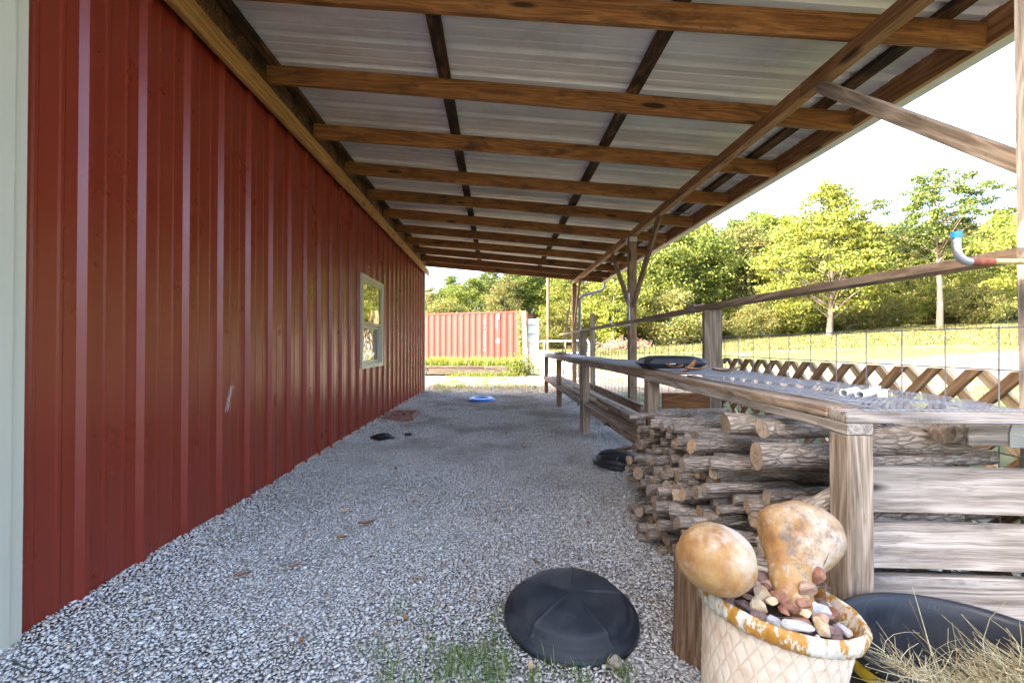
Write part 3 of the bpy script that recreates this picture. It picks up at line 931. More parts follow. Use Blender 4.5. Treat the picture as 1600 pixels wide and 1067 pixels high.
# ------------------------------------------------------------------ handrail on its posts
rail = thing("handrail", "long weathered timber handrail laid on thick posts behind the work table", "handrail", (1.70, 6.0, 0))
board("rail", (1.70, 1.46, H + 0.300), (1.70, 5.3, H + 0.312), 0.092, 0.038, M['greyb'], rail, bow=0.006)
board("rail", (1.70, 5.302, H + 0.312), (1.695, 12.0, H + 0.312), 0.092, 0.038, M['greyb'], rail, bow=0.006)
board("post", (1.69, 3.62, 0), (1.69, 3.60, H + 0.286), 0.138, 0.045, M['greyp'], rail, up=(0, 1, 0))
board("post", (1.70, 8.95, 0), (1.70, 8.95, H + 0.291), 0.130, 0.042, M['greyb'], rail, up=(0, 1, 0))
o = board("fence_post", (1.81, 8.62, 0), (1.81, 8.62, H + 0.62), 0.09, 0.04, M['greyb'], None, up=(0, 1, 0)); tag(o, "slim square timber post rising above the handrail behind the long table", "post")
o = board("post_stub", (1.80, 3.80, 0), (1.80, 3.80, H - 0.10), 0.10, 0.10, M['post'], None, up=(0, 1, 0)); tag(o, "short brown timber post stub just behind the thick handrail post", "post")
o = board("wood_block", (1.70, 3.85, H + 0.345), (1.70, 4.0, H + 0.345), 0.10, 0.022, M['greyb'], None); tag(o, "small wood offcut lying on the handrail", "wood block")

# utility hooks
hk = thing("utility_hook", "large galvanised and rusty tube hook with blue tip beneath the handrail", "hook", (1.5, 1.45, H + 0.27))
pts = [(1.452, 1.45, H + 0.345), (1.452, 1.45, H + 0.318)]
for k in range(7):
    a = math.pi + k * math.pi / 2 / 6
    pts.append((1.497 + 0.045 * math.cos(a), 1.45, H + 0.312 + 0.045 * math.sin(a)))
mb = MB(); mb.tube(pts, 0.0118, 14); mb.build("elbow", M['galv'], hk)
mb = MB(); mb.tube([(1.497, 1.449, H + 0.268), (1.53, 1.449, H + 0.266), (1.566, 1.45, H + 0.267)], 0.0122, 14); mb.build("rusty_socket", M['rust'], hk)
mb = MB(); mb.tube([(1.566, 1.45, H + 0.2685), (1.90, 1.46, H + 0.2685), (1.90, 1.638, H + 0.2685)], 0.0095, 12); mb.build("arm", M['yellow_tube'], hk)
mb = MB(); mb.tube([(1.452, 1.45, H + 0.342), (1.452, 1.45, H + 0.362)], 0.0138, 14); mb.build("cap", M['blue_cap'], hk)
hk2 = thing("utility_hook", "thin grey steel hook with black tip fixed low on the middle post", "hook", (1.90, 6.4, H + 0.3))
mb = MB(); mb.tube([(1.862, 6.46, H + 0.75), (1.858, 6.42, H + 0.40), (1.850, 6.36, H + 0.305), (1.62, 6.34, H + 0.295), (1.575, 6.34, H + 0.32), (1.57, 6.34, H + 0.37)], 0.011, 8); mb.build("rod", M['galv'], hk2)
mb = MB(); mb.tube([(1.57, 6.34, H + 0.36), (1.57, 6.34, H + 0.405)], 0.016, 8); mb.build("tip", M['hdpe'], hk2)

# ------------------------------------------------------------------ work tables
TX0 = 1.12
def ztop(y): return 0.912 + 0.0186 * (y - 1.47) if y < 3.5 else 0.950 + 0.0015 * (y - 3.5)
tb = thing("work_table", "near weathered wooden work table topped with wire mesh above the firewood", "table", (1.45, 2.5, 0))
# legs
board("leg", (TX0 + 0.043, 1.515, 0), (TX0 + 0.043, 1.515, ztop(1.5) - 0.076), 0.084, 0.084, M['greyp'], tb, up=(0, 1, 0), bev=0.004)
board("leg", (TX0 + 0.043, 3.44, 0), (TX0 + 0.043, 3.44, ztop(3.44) - 0.077), 0.088, 0.088, M['greyb'], tb, up=(0, 1, 0), bev=0.004)
# frame: lower layer along y, upper layer front piece and side piece
board("side_rail", (TX0 + 0.042, 1.472, ztop(1.472) - 0.0565), (TX0 + 0.042, 3.49, ztop(3.49) - 0.0565), 0.084, 0.0375, M['grey'], tb, bow=0.004)
board("side_rail", (TX0 + 0.042, 1.562, ztop(1.56) - 0.0185), (TX0 + 0.042, 3.49, ztop(3.49) - 0.0185), 0.086, 0.0365, M['greyb'], tb, bow=0.004)
board("front_rail", (TX0, 1.515, ztop(1.5) - 0.0185), (1.86, 1.490, ztop(1.5) - 0.0195), 0.087, 0.0365, M['grey'], tb)
board("back_rail", (TX0 + 0.087, 3.46, ztop(3.45) - 0.0185), (1.60, 3.45, ztop(3.45) - 0.0185), 0.07, 0.0365, M['greyb'], tb)
board("side_rail", (1.575, 1.60, ztop(1.6) - 0.075), (1.42, 3.4, ztop(3.3) - 0.06), 0.038, 0.05, M['grey'], tb)
board("cross_rail", (1.60, 1.605, ztop(1.6) - 0.087), (1.86, 1.60, ztop(1.6) - 0.087), 0.085, 0.085, M['grey'], tb)
mb = MB(); mb.tube([(1.545, 1.60, ztop(1.6) - 0.088), (1.60, 1.62, ztop(1.6) - 0.088)], [0.040, 0.042], 16, capmi=0); mb.build("round_block", M['greyp'], tb)
mb = MB(); mb.add([(1.745, 1.555, 0.875), (1.83, 1.555, 0.875), (1.83, 1.555, 0.78), (1.73, 1.555, 0.78), (1.73, 1.555, 0.83),
                   (1.745, 1.559, 0.875), (1.83, 1.559, 0.875), (1.83, 1.559, 0.78), (1.73, 1.559, 0.78), (1.73, 1.559, 0.83)],
                  [(4, 3, 2, 1, 0), (5, 6, 7, 8, 9), (0, 1, 6, 5), (1, 2, 7, 6), (2, 3, 8, 7), (3, 4, 9, 8), (4, 0, 5, 9)]); mb.build("bracket", M['galv'], tb)
# plank front
for (z0, z1, dy) in ((0.553, 0.706, 0), (0.362, 0.515, 0.004), (0.185, 0.335, 0.002)):
    board("front_plank", (1.208, 1.60 + dy, (z0 + z1) / 2 + 0.002), (1.875, 1.572 + dy, (z0 + z1) / 2 - 0.003), 0.036, z1 - z0, M['grey'], tb, bow=0.002)
# hardware cloth
def sag(x, y):
    return 0.004 + 0.006 * math.sin(x * 9 + y * 2.1) * math.sin(y * 3.7 + 0.7) + 0.003 * math.sin(x * 23 + y * 11)
mb = MB()
def wire(pts, r):
    pts = [Vector(p) for p in pts]
    vs = []
    for p in pts:
        vs += [p + Vector((-r, -r, 0)), p + Vector((r, r, 0)), p + Vector((0, 0, 2 * r))]
    fs = []
    for i in range(len(pts) - 1):
        for k in range(3):
            fs.append((i * 3 + k, i * 3 + (k + 1) % 3, i * 3 + 3 + (k + 1) % 3, i * 3 + 3 + k))
    mb.add(vs, fs)
def mtop(x, y):
    edge = min(1, (x - TX0) / 0.09) 
    return ztop(y) + 0.0015 + (0.006 + sag(x, y)) * (0.2 + 0.8 * edge) * min(1, max(0.1, (y - 1.47) / 0.12))
y = 1.475
while y < 3.50:
    wire([(x, y + 0.003 * math.sin(x * 14 + y * 5), mtop(x, y)) for x in np.linspace(TX0 + 0.055, 1.705, 12)], 0.0012)
    y += 0.0250
x = TX0 + 0.06
while x < 1.70:
    wire([(x + 0.002 * math.sin(y * 9 + x * 7), y, mtop(x, y)) for y in np.linspace(1.475, 3.49, 22)], 0.0012)
    if x > 1.20:   # turned down over the front edge
        dz = 0.036 + (0.025 if x > 1.60 else 0)
        yo = 1.4545 + 0.006 if x < 1.6 else 1.440
        wire([(x, 1.475, mtop(x, 1.475)), (x, 1.467 - (x - TX0) * 0.033 - 0.006, ztop(1.47)), (x + 0.002, 1.462 - (x - TX0) * 0.033 - 0.004, ztop(1.47) - dz), (x + 0.008, 1.455 - (x - TX0) * 0.033 - (0.02 if x > 1.6 else 0.003), ztop(1.47) - dz - 0.005)], 0.0008)
    x += 0.0240
wire([(x, 1.462 - (x - TX0) * 0.033 - 0.006, ztop(1.47) - 0.012) for x in np.linspace(1.2, 1.84, 8)], 0.0008)
wire([(x, 1.462 - (x - TX0) * 0.033 - 0.006, ztop(1.47) - 0.030) for x in np.linspace(1.2, 1.84, 8)], 0.0008)
mb.build("wire_mesh_top", M['mesh'], tb)

tb2 = thing("work_table", "long middle wooden work table with grey mesh top and lower shelf of planks", "table", (1.4, 5, 0))
for y in (5.93, ):
    board("leg", (TX0 + 0.045, y + 0.06, 0), (TX0 + 0.045, y + 0.06, ztop(y) - 0.08), 0.086, 0.086, M['greyb'], tb2, up=(0, 1, 0))
board("side_rail", (TX0 + 0.042, 3.495, ztop(3.5) - 0.0565), (TX0 + 0.042, 6.04, ztop(6) - 0.0565), 0.084, 0.0375, M['greyb'], tb2, bow=0.005)
board("side_rail", (TX0 + 0.044, 3.495, ztop(3.5) - 0.0185), (TX0 + 0.044, 6.04, ztop(6) - 0.0185), 0.084, 0.0365, M['greyb'], tb2, bow=0.005)
board("back_side_rail", (1.60, 3.72, ztop(3.5) - 0.0185), (1.60, 6.04, ztop(6) - 0.0185), 0.08, 0.0365, M['greyb'], tb2)
for y in (3.56, 4.4, 5.2, 5.98):
    board("cross_rail", (TX0 + 0.09, y, ztop(y) - 0.0195), (1.555, y, ztop(y) - 0.0195), 0.07, 0.035, M['greyb'], tb2)
mb = MB()
y = 3.52
while y < 6.0:
    wire([(x, y, ztop(y) + 0.002 + sag(x, y)) for x in np.linspace(TX0 + 0.04, 1.62, 8)], 0.0012); y += 0.0254
x = TX0 + 0.05
while x < 1.62:
    wire([(x, y, ztop(y) + 0.002 + sag(x, y)) for y in np.linspace(3.52, 6.0, 14)], 0.0012); x += 0.02
mb.build("wire_mesh_top", M['mesh'], tb2)
tb3 = thing("work_table", "far end wooden work table near the white gate with junk on top", "table", (1.4, 9, 0))
for y in (6.16,):
    board("leg", (TX0 + 0.045, y, 0), (TX0 + 0.045, y, ztop(y) - 0.08), 0.088, 0.04, M['greyb'], tb3, up=(0, 1, 0))
board("leg", (TX0 + 0.055, 8.6, 0), (TX0 + 0.055, 8.6, ztop(8.6) - 0.08), 0.088, 0.088, M['post'], tb3, up=(0, 1, 0))
board("leg", (TX0 + 0.10, 11.2, 0), (TX0 + 0.10, 11.2, ztop(11) - 0.08), 0.088, 0.088, M['post'], tb3, up=(0, 1, 0))
board("side_rail", (TX0 + 0.042, 6.045, ztop(6) - 0.0565), (TX0 + 0.09, 11.3, ztop(11) - 0.0565), 0.084, 0.0375, M['greyb'], tb3, bow=0.005)
board("side_rail", (TX0 + 0.044, 6.045, ztop(6) - 0.0185), (TX0 + 0.092, 11.3, ztop(11) - 0.0185), 0.084, 0.0365, M['grey'], tb3, bow=0.005)
for k, xx in enumerate((1.27, 1.41, 1.55)):
    board("top_plank", (xx, 6.06, ztop(7) - 0.012), (xx + 0.05, 11.28, ztop(11) - 0.012), 0.132, 0.02, M['grey'], tb3)
# shelf running below the two far tables
sh = thing("lower_shelf", "low plank shelf running beneath the two farther work tables", "shelf", (1.4, 7, 0))
for k, xx in enumerate((1.215, 1.365, 1.515)):
    board("shelf_plank", (xx, 3.62, 0.392), (xx, 7.3, 0.388), 0.142, 0.026, M['greyb'], sh, bow=0.003)
    board("shelf_plank", (xx, 7.31, 0.390), (xx + 0.03, 11.2, 0.388), 0.142, 0.026, M['greyb'], sh, bow=0.003)
board("shelf_edge", (1.130, 3.62, 0.365), (1.130, 5.90, 0.36), 0.024, 0.075, M['greyb'], sh)
board("shelf_edge", (1.140, 6.2, 0.365), (1.16, 11.2, 0.36), 0.024, 0.06, M['greyb'], sh)
for y in (3.75, 6.5, 8.7, 11.0):
    board("support", (1.15, y, 0.355), (1.62, y, 0.355), 0.04, 0.038, M['post'], sh)
    board("support_leg", (1.57, y + 0.05, 0.0), (1.57, y + 0.05, 0.335), 0.06, 0.06, M['post'], sh, up=(0, 1, 0))
# lumber on the shelf
lum = [((1.24, 3.62, 0.47), (1.33, 5.9, 0.435), 0.088, 0.060, 'greyb', "thick weathered timber lying on the low shelf with its end at the firewood"),
       ((1.30, 5.2, 0.426), (1.28, 8.3, 0.424), 0.135, 0.036, 'fresh', "wide pale board lying on the low shelf beside the middle leg"),
       ((1.45, 3.65, 0.430), (1.30, 7.6, 0.470), 0.05, 0.03, 'fresh', "thin pale strip of lumber lying lengthwise on the low shelf"),
       ((1.53, 3.75, 0.460), (1.50, 7.9, 0.50), 0.04, 0.09, 'greyb', "weathered board on edge along the back of the low shelf"),
       ((1.28, 8.5, 0.425), (1.36, 10.8, 0.425), 0.15, 0.036, 'grey', "grey board on the far end of the low shelf")]
for p0, p1, w_, h_, mt, lb in lum:
    o = board("lumber_board", p0, p1, w_, h_, M[mt], None, bow=0.004); tag(o, lb, "board", "lumber on the low shelf")
o = board("wood_offcut", (1.28, 4.9, 0.03), (1.5, 4.75, 0.10), 0.09, 0.03, M['greyb'], None); tag(o, "short offcut board leaning on the ground under the low shelf", "board")
o = board("wood_offcut", (1.22, 4.6, 0.02), (1.45, 5.1, 0.022), 0.09, 0.03, M['post'], None); tag(o, "brown offcut board lying flat on the ground under the low shelf", "board")

# ------------------------------------------------------------------ firewood
def make_log(L, r, seed, mats=None, taper=0.0, broken=False):
    rr = random.Random(seed)
    seg, ns = 18, 9
    mb = MB()
    ph = [rr.uniform(0, 6.28) for _ in range(8)]
    bend = rr.uniform(-1, 1) * 0.012 * (L / 0.4)
    split = rr.random() < 0.3 and not broken and r > 0.03
    sphi = rr.uniform(0, 6.28); sd_ = rr.uniform(0.0, 0.35) * r
    rings = []
    for i in range(ns):
        t = i / (ns - 1)
        x = (t - 0.5) * L
        ring = []
        for k in range(seg):
            a = 2 * math.pi * k / seg
            q = r * (1 + 0.06 * math.sin(2 * a + ph[0]) + 0.04 * math.sin(3 * a + ph[1] + 2 * t) + 0.035 * math.sin(5 * a + ph[2] + 5 * t) + rr.uniform(-0.03, 0.03))
            q *= 1 + taper * (t - 0.5) + 0.05 * math.sin(ph[3] + 6 * t)
            if split and math.cos(a - sphi) > 0.02: q = min(q, (sd_ + 0.006) / math.cos(a - sphi))
            xx = x
            if broken and i <= 2:
                xx = x + L * 0.10 * math.sin(a * 2 + ph[4]) * (1 - i / 3) + rr.uniform(-0.02, 0.02) * (i == 0)
                q *= (0.45, 0.75, 0.95)[i]
            if i in (0, ns - 1) and not broken:
                xx += 0.02 * r / 0.05 * math.sin(a + ph[5]) * (1 if i == 0 else -1) * 0.3
            ring.append((xx, q * math.cos(a), q * math.sin(a) + bend * math.sin(math.pi * t)))
        rings.append(ring)
    vs = [p for g_ in rings for p in g_]
    fs = [(i * seg + k, i * seg + (k + 1) % seg, (i + 1) * seg + (k + 1) % seg, (i + 1) * seg + k) for i in range(ns - 1) for k in range(seg)]
    mb.add(vs, fs, 0, not split)
    if split:
        for f_ in range(len(fs)):
            k_ = f_ % seg
            if math.cos(2 * math.pi * (k_ + 0.5) / seg - sphi) > 0.35: mb.mi[f_] = 1
    for ring, rev in ((rings[0], True), (rings[-1], False)):
        c = tuple(sum(p[j] for p in ring) / seg for j in range(3))
        inner = [tuple(c[j] + (p[j] - c[j]) * 0.93 + (0 if j else (0.0)) for j in range(3)) for p in ring]
        b = list(ring) + inner + [c]
        f = []
        for k in range(seg):
            k2 = (k + 1) % seg
            f.append((k, k2, seg + k2, seg + k) if not rev else (k2, k, seg + k, seg + k2))
            f.append((seg + k, seg + k2, 2 * seg) if not rev else (seg + k2, seg + k, 2 * seg))
        mb.add(b, f, 1 if not broken or not rev else 0)
    return mb.mesh("firewood_log")

def put_log(c, d, L, r, label, seed, group="firewood logs stacked under the table", broken=False, taper=0.0):
    me = make_log(L, r, seed, taper=taper, broken=broken)
    c = Vector(c); d = Vector(d).normalized()
    mw = frame(c - d * 0.1, c + d * 0.1)
    o = link("firewood_log", me, [M['bark'], M['logend']], None, mw)
    tag(o, label, "firewood log", group)
    return o

def drop_pack(y0, y1, ztopf, radf, n, seed):
    """circles dropped into a bin: returns (y, z, r)"""
    rr = random.Random(seed)
    cs_ = []
    for _ in range(n):
        best = None
        for tr in range(26):
            r = radf(rr, tr)
            y = rr.uniform(y0 + r, y1 - r)
            # rest height at this y
            z = r
            for (cy, cz, cr) in cs_:
                dy = abs(cy - y)
                if dy < cr + r:
                    z = max(z, cz + math.sqrt((cr + r) ** 2 - dy * dy))
            if z + r < ztopf(y) and (best is None or z - 0.25 * r < best[1] - 0.25 * best[2]):
                best = (y, z, r)
        if best: cs_.append(best)
    return cs_
# main pile: logs lie across the table with their cut ends towards the barn
def radf(rr, tr): return rr.choice([0.024, 0.028, 0.033, 0.038, 0.044, 0.032, 0.028, 0.053, 0.047])
pile = drop_pack(2.02, 3.62, lambda y: 0.825 if y < 3.3 else 0.825 - (y - 3.3) * 0.4, radf, 268, 3)
def log_label(y, z, r):
    a = "slim" if r < 0.034 else ("thick" if r > 0.045 else "medium")
    hgt = "on the bottom layers" if z < 0.2 else "low in the pile" if z < 0.36 else "midway up the pile" if z < 0.52 else "in the upper pile" if z < 0.66 else "just below the table top"
    wh = "nearest the pot" if y < 2.35 else "between pot and middle" if y < 2.7 else "at the middle" if y < 3.05 else "towards the far leg" if y < 3.35 else "at the far leg"
    return "%s grey brown firewood log %s, %s" % (a, hgt, wh)
for i, (y, z, r) in enumerate(pile):
    rr = random.Random(i * 13 + 5)
    L = rr.uniform(0.40, 0.62)
    x0 = 1.03 + 0.07 * math.sin(y * 4 + z * 5) + rr.uniform(-0.10, 0.09) - 0.05 * (z < 0.4)
    if y > 3.3: x0 = 1.14 + rr.uniform(-0.08, 0.04) if z > 0.3 else x0 + 0.05
    yaw = rr.gauss(0, 0.20); pit = rr.gauss(0, 0.07)
    d = Vector((math.cos(yaw), math.sin(yaw), pit))
    c = Vector((x0, y, z)) + d * (L / 2)
    put_log(c, d, L, r, log_label(y, z, r), i, taper=rr.uniform(-0.1, 0.15))
# nearer stack just behind the plank front: bigger rounds, mixed directions
def radf2(rr, tr): return rr.choice([0.032, 0.044, 0.054, 0.040, 0.030])
near = drop_pack(1.66, 2.04, lambda y: 0.60, radf2, 40, 9)
for i, (y, z, r) in enumerate(near):
    rr = random.Random(i * 7 + 900)
    L = rr.uniform(0.45, 0.62)
    x0 = 1.06 + rr.uniform(-0.04, 0.14) + (0.10 if y < 1.8 else 0)
    yaw = rr.uniform(-0.2, 0.25)
    d = Vector((math.cos(yaw), math.sin(yaw), rr.uniform(-0.03, 0.03)))
    put_log(Vector((x0, y, z)) + d * (L / 2), d, L, r, "rough barked firewood log %s the stack right behind the grey planks" % ("at the bottom of" if z < 0.15 else "low in" if z < 0.35 else "high in"), 500 + i)
U = "firewood logs stacked under the table"
put_log((1.35, 1.84, 0.690), (1, -0.02, 0.015), 0.62, 0.056, "very thick deeply furrowed firewood log just under the table behind the corner leg", 901, U)
put_log((1.36, 1.88, 0.790), (1, 0.02, 0.01), 0.56, 0.038, "straight smooth grey log directly above the thickest furrowed log", 902, U)
put_log((1.28, 2.08, 0.775), (1, 0.02, 0.0), 0.50, 0.046, "rough furrowed log with dark end in the top row under the table edge", 903, U)
put_log((1.10, 1.62, 0.545), (0.86, 0.06, 0.42), 0.36, 0.036, "broken grey log with splintered end leaning up across the stack", 904, U, broken=True)
put_log((1.50, 1.70, 0.765), (1, 0.03, 0.012), 0.42, 0.047, "lichen speckled log right of the corner leg above the planks", 905, U)
put_log((1.56, 1.69, 0.715 - 0.012), (1, 0.10, 0.03), 0.56, 0.026, "slim grey branch lying on top of the plank front", 906, U)
put_log((1.54, 1.72, 0.535), (1, 0.0, 0.0), 0.60, 0.045, "pale barkless log showing through the upper gap between planks", 907, U)
put_log((1.54, 1.71, 0.345), (1, 0.0, 0.0), 0.60, 0.040, "brown cracked log showing through the lower gap between planks", 908, U)
put_log((1.03, 2.12, 0.31), (0.99, 0.10, 0.03), 0.42, 0.045, "thick pale log low at the front left edge of the pile", 910, U)
put_log((1.14, 1.90, 0.225), (0.99, 0.0, 0.02), 0.46, 0.050, "thick grey log behind the pot rocks at the bottom of the pile", 911, U)
o = board("orange_board", (1.262, 1.66, 0.46), (1.262, 1.66, 0.70), 0.020, 0.06, M['orange'], None, up=(0, 1, 0)); tag(o, "narrow orange painted board standing behind the corner leg", "board")
o = board("brown_board", (1.26, 3.50, 0.70), (1.62, 3.50, 0.70), 0.02, 0.14, M['rafter'], None); tag(o, "reddish brown board between the far leg and the log pile", "board")
# scraps of sheet plastic among the logs
mb = MB(); vs = [(1.02, 1.60, 0.30), (1.06, 1.58, 0.335), (1.10, 1.585, 0.30), (1.14, 1.60, 0.31), (1.12, 1.60, 0.265), (1.05, 1.595, 0.262)]
vs = [(x - 0.02, y, z + 0.02) for x, y, z in vs]
mb.add(vs + [(x, y + 0.003, z) for x, y, z in vs], [(5, 4, 3, 2, 1, 0), (6, 7, 8, 9, 10, 11)] + [(i, (i + 1) % 6, (i + 1) % 6 + 6, i + 6) for i in range(6)])
o = mb.build("plastic_scrap", M['fabric_white']); tag(o, "torn pale plastic scrap lying on the logs behind the pot", "scrap")

# ------------------------------------------------------------------ stump
mb = MB()
seg = 40
prof = [(0.137, -0.01), (0.130, 0.05), (0.126, 0.15), (0.124, 0.28), (0.122, 0.348), (0.116, 0.355)]
phs = [random.uniform(0, 6) for _ in range(4)]
mb.lathe(prof, seg, 0, lambda r, z, a: (r * (1 + 0.04 * math.sin(3 * a + phs[0]) + 0.03 * math.sin(7 * a + phs[1] + z * 3) + 0.012 * math.sin(17 * a)), z))
last = mb.v[-seg:]
mb.add(last + [(0, 0, 0.357)], [(k, (k + 1) % seg, seg) for k in range(seg)], 1)
RY = Matrix.Rotation(R(-90), 4, 'Y')
mb.v = [tuple(RY.inverted() @ Vector(p)) for p in mb.v]
o = mb.build("tree_stump", [M['stump'], M['logend']], None, Matrix.Translation((0.79, 1.72, 0.0)) @ RY)
tag(o, "upright brown wood round standing on the gravel behind the pot", "stump")

# ------------------------------------------------------------------ pot with rocks and gourds
def pot_mat():
    s = NT("pot_glaze_peach")
    v = s.obj(False)
    n = s.noise(v, 18, 4, 0.65)
    c = s.ramp(n, [(0.35, (0.60, 0.44, 0.30)), (0.5, (0.74, 0.59, 0.43)), (0.7, (0.80, 0.69, 0.54))])
    uv = s.n("UVMap").outputs[0]
    sx = s.n("SeparateXYZ", Vector=uv)
    a = s.math('MULTIPLY', sx.outputs[0], 30.0); b = s.math('MULTIPLY', sx.outputs[1], 8.0)
    def line(t):
        fr = s.math('FRACT', t)
        return s.math('ABSOLUTE', s.math('SUBTRACT', fr, 0.5))
    l1 = line(s.math('ADD', a, b)); l2 = line(s.math('SUBTRACT', a, b))
    g = s.math('MAXIMUM', l1, l2)
    dirt = s.math('MULTIPLY', s.maprange(g, 0.42, 0.49, 0, 0.42), s.maprange(n, 0.3, 0.6, 0.4, 1))
    c = s.mix(dirt, c, (0.27, 0.17, 0.09))
    return s.fin(c, 0.55, s.bump(n, 0.2, 0.002), spec=0.4)
def rim_mat():
    s = NT("peeling_ochre_rim")
    v = s.obj(False)
    n = s.noise(s.vmul(v, (1, 1, 0.45)), 55, 5, 0.7)
    big = s.noise(v, 9, 3, 0.6)
    t = s.math('ADD', n, s.math('MULTIPLY', s.math('SUBTRACT', big, 0.5), 0.7))
    c = s.ramp(t, [(0.0, (0.36, 0.15, 0.015)), (0.45, (0.44, 0.20, 0.02)), (0.485, (0.56, 0.50, 0.38)), (0.60, (0.66, 0.63, 0.52)), (1.0, (0.70, 0.69, 0.60))])
    return s.fin(c, 0.5, s.bump(t, 0.5, 0.003))
M['pot'] = pot_mat(); M['rim'] = rim_mat()
POTM = Matrix.Translation((0.635, 1.16, -0.012)) @ Matrix.Rotation(R(7.5), 4, 'Y') @ Matrix.Diagonal((0.90, 0.90, 1, 1))
pot = thing("pot", "tall peach quilted ceramic pot with peeling ochre and white rim", "pot", (0.645, 1.16, 0))
NU, NV = 300, 90
vs, fs, uvs = [], [], []
ph = 0.512
for j in range(NV + 1):
    t = j / NV
    z = t * ph
    r0 = 0.128 + 0.060 * t ** 0.9
    for i in range(NU):
        a = i / NU
        def ln(q):
            f = q % 1.0; return abs(f - 0.5)
        l1 = ln(a * 30 + t * 8.0); l2 = ln(a * 30 - t * 8.0)
        gmax = max(l1, l2); gmin = min(l1, l2)
        dsp = -0.0022 * max(0, (gmax - 0.36) / 0.14) + (0.0030 if gmin > 0.43 else 0)
        fade = 1 if t < 0.9 else max(0, (0.97 - t) / 0.07)
        r = r0 + dsp * fade
        vs.append((r * math.cos(2 * math.pi * a), r * math.sin(2 * math.pi * a), z))
F_ = []; UV = []
for j in range(NV):
    for i in range(NU):
        i2 = (i + 1) % NU
        F_.append((j * NU + i, j * NU + i2, (j + 1) * NU + i2, (j + 1) * NU + i))
        u0, u1, v0, v1 = i / NU, (i + 1) / NU, j / NV, (j + 1) / NV
        UV += [u0, v0, u1, v0, u1, v1, u0, v1]
pb = np_mesh("pot_body", vs, F_, M['pot'], pot, POTM, smooth=True)
uvl = pb.data.uv_layers.new(name="UVMap"); uvl.data.foreach_set("uv", np.array(UV, dtype=np.float32))
mb = MB()
def rimfn(r, z, a):
    k = 1 + 0.010 * math.sin(a * 46) * (1 if 0.47 < z < 0.512 and r > 0.19 else 0)
    return r * k + 0.0015 * math.sin(9 * a + z * 90), z
mb.lathe([(0.187, 0.478), (0.194, 0.474), (0.201, 0.480), (0.205, 0.490), (0.2065, 0.500), (0.205, 0.509), (0.200, 0.515), (0.194, 0.517), (0.189, 0.512), (0.186, 0.498), (0.167, 0.42), (0.155, 0.36)], 180, 0, rimfn)
mb.build("pot_rim", M['rim'], pot, POTM)
mb = MB(); mb.lathe([(0.172, 0.468), (0.10, 0.480), (0.001, 0.484)], 40); mb.build("pot_soil", M['bed_soil'], pot, POTM)

def rock_mesh(seed, sx, sy, sz):
    r = random.Random(seed)
    bm = bmesh.new()
    for _ in range(13):
        v = Vector((r.gauss(0, 1), r.gauss(0, 1), r.gauss(0, 1))).normalized()
        bm.verts.new((v.x * sx, v.y * sy, v.z * sz))
    bmesh.ops.convex_hull(bm, input=bm.verts)
    for v in [v for v in bm.verts if not v.link_faces]: bm.verts.remove(v)
    bmesh.ops.bevel(bm, geom=bm.edges[:], offset=min(sx, sy, sz) * 0.10, segments=2, affect='EDGES')
    me = bpy.data.meshes.new("rock"); bm.to_mesh(me); bm.free()
    return me
def rockmat(name, a, b, c_):
    s = NT(name)
    v = s.obj()
    n = s.noise(v, 22, 5, 0.7)
    c = s.ramp(n, [(0.32, a), (0.5, b), (0.68, c_)])
    return s.fin(c, 0.75, s.bump(s.noise(v, 60, 4, 0.7), 0.6, 0.004), spec=0.3)
RM = {"reddish brown": rockmat("reddish_rock", (0.12, 0.05, 0.03), (0.28, 0.125, 0.075), (0.42, 0.24, 0.16)),
      "pinkish tan": rockmat("pink_tan_rock", (0.22, 0.13, 0.085), (0.40, 0.25, 0.165), (0.54, 0.39, 0.28)),
      "chalky white": rockmat("white_rock", (0.30, 0.28, 0.25), (0.46, 0.44, 0.41), (0.60, 0.58, 0.54)),
      "dark purplish brown": rockmat("purple_rock", (0.10, 0.06, 0.05), (0.20, 0.12, 0.10), (0.32, 0.21, 0.18)),
      "yellowish cream": rockmat("cream_rock", (0.40, 0.26, 0.12), (0.56, 0.42, 0.24), (0.68, 0.58, 0.40))}
# (x, y on the pot mouth, lift, size, kind)
rocks = []
rr = random.Random(21)
cols = ["reddish brown", "pinkish tan", "chalky white", "dark purplish brown", "yellowish cream"]
for k in range(66):
    a = k * 2.399; q = 0.158 * math.sqrt((k + 0.5) / 66)
    s_ = rr.uniform(0.017, 0.037)
    z = 0.482 + 0.042 * (1 - (q / 0.155) ** 2) + rr.uniform(0, 0.016)
    col = rr.choices(cols, [5, 7, 2, 5, 4])[0]
    me = rock_mesh(k + 40, s_, s_ * rr.uniform(0.6, 0.85), s_ * rr.uniform(0.45, 0.65))
    mw = POTM @ Matrix.Translation((q * math.cos(a), q * math.sin(a), z)) @ Matrix.Rotation(rr.uniform(0, 6), 4, 'Z') @ Matrix.Rotation(rr.uniform(-0.5, 0.5), 4, 'X')
    o = link("rock", me, RM[col], None, mw)
    tag(o, col + " angular rock among the broken stones heaped in the pot", "rock", col + " rocks heaped in the pot")
for lb, col, loc, s3, rz in (("largest pinkish tan slab of rock on the right of the heap in the pot", "pinkish tan", (0.745, 1.115, 0.53), (0.036, 0.022, 0.034), 0.4),
                             ("rounded salmon coloured rock perched highest at the right edge of the pot", "reddish brown", (0.795, 1.15, 0.555), (0.026, 0.022, 0.024), 1.0),
                             ("long chalky grey rock resting at the front rim of the pot", "chalky white", (0.665, 1.02, 0.505), (0.036, 0.018, 0.014), -0.5)):
    me = rock_mesh(311 + int(rz * 10), *s3)
    o = link("rock", me, RM[col], None, Matrix.Translation(loc) @ Matrix.Rotation(rz, 4, 'Z') @ Matrix.Rotation(0.3, 4, 'X'))
    tag(o, lb, "rock")

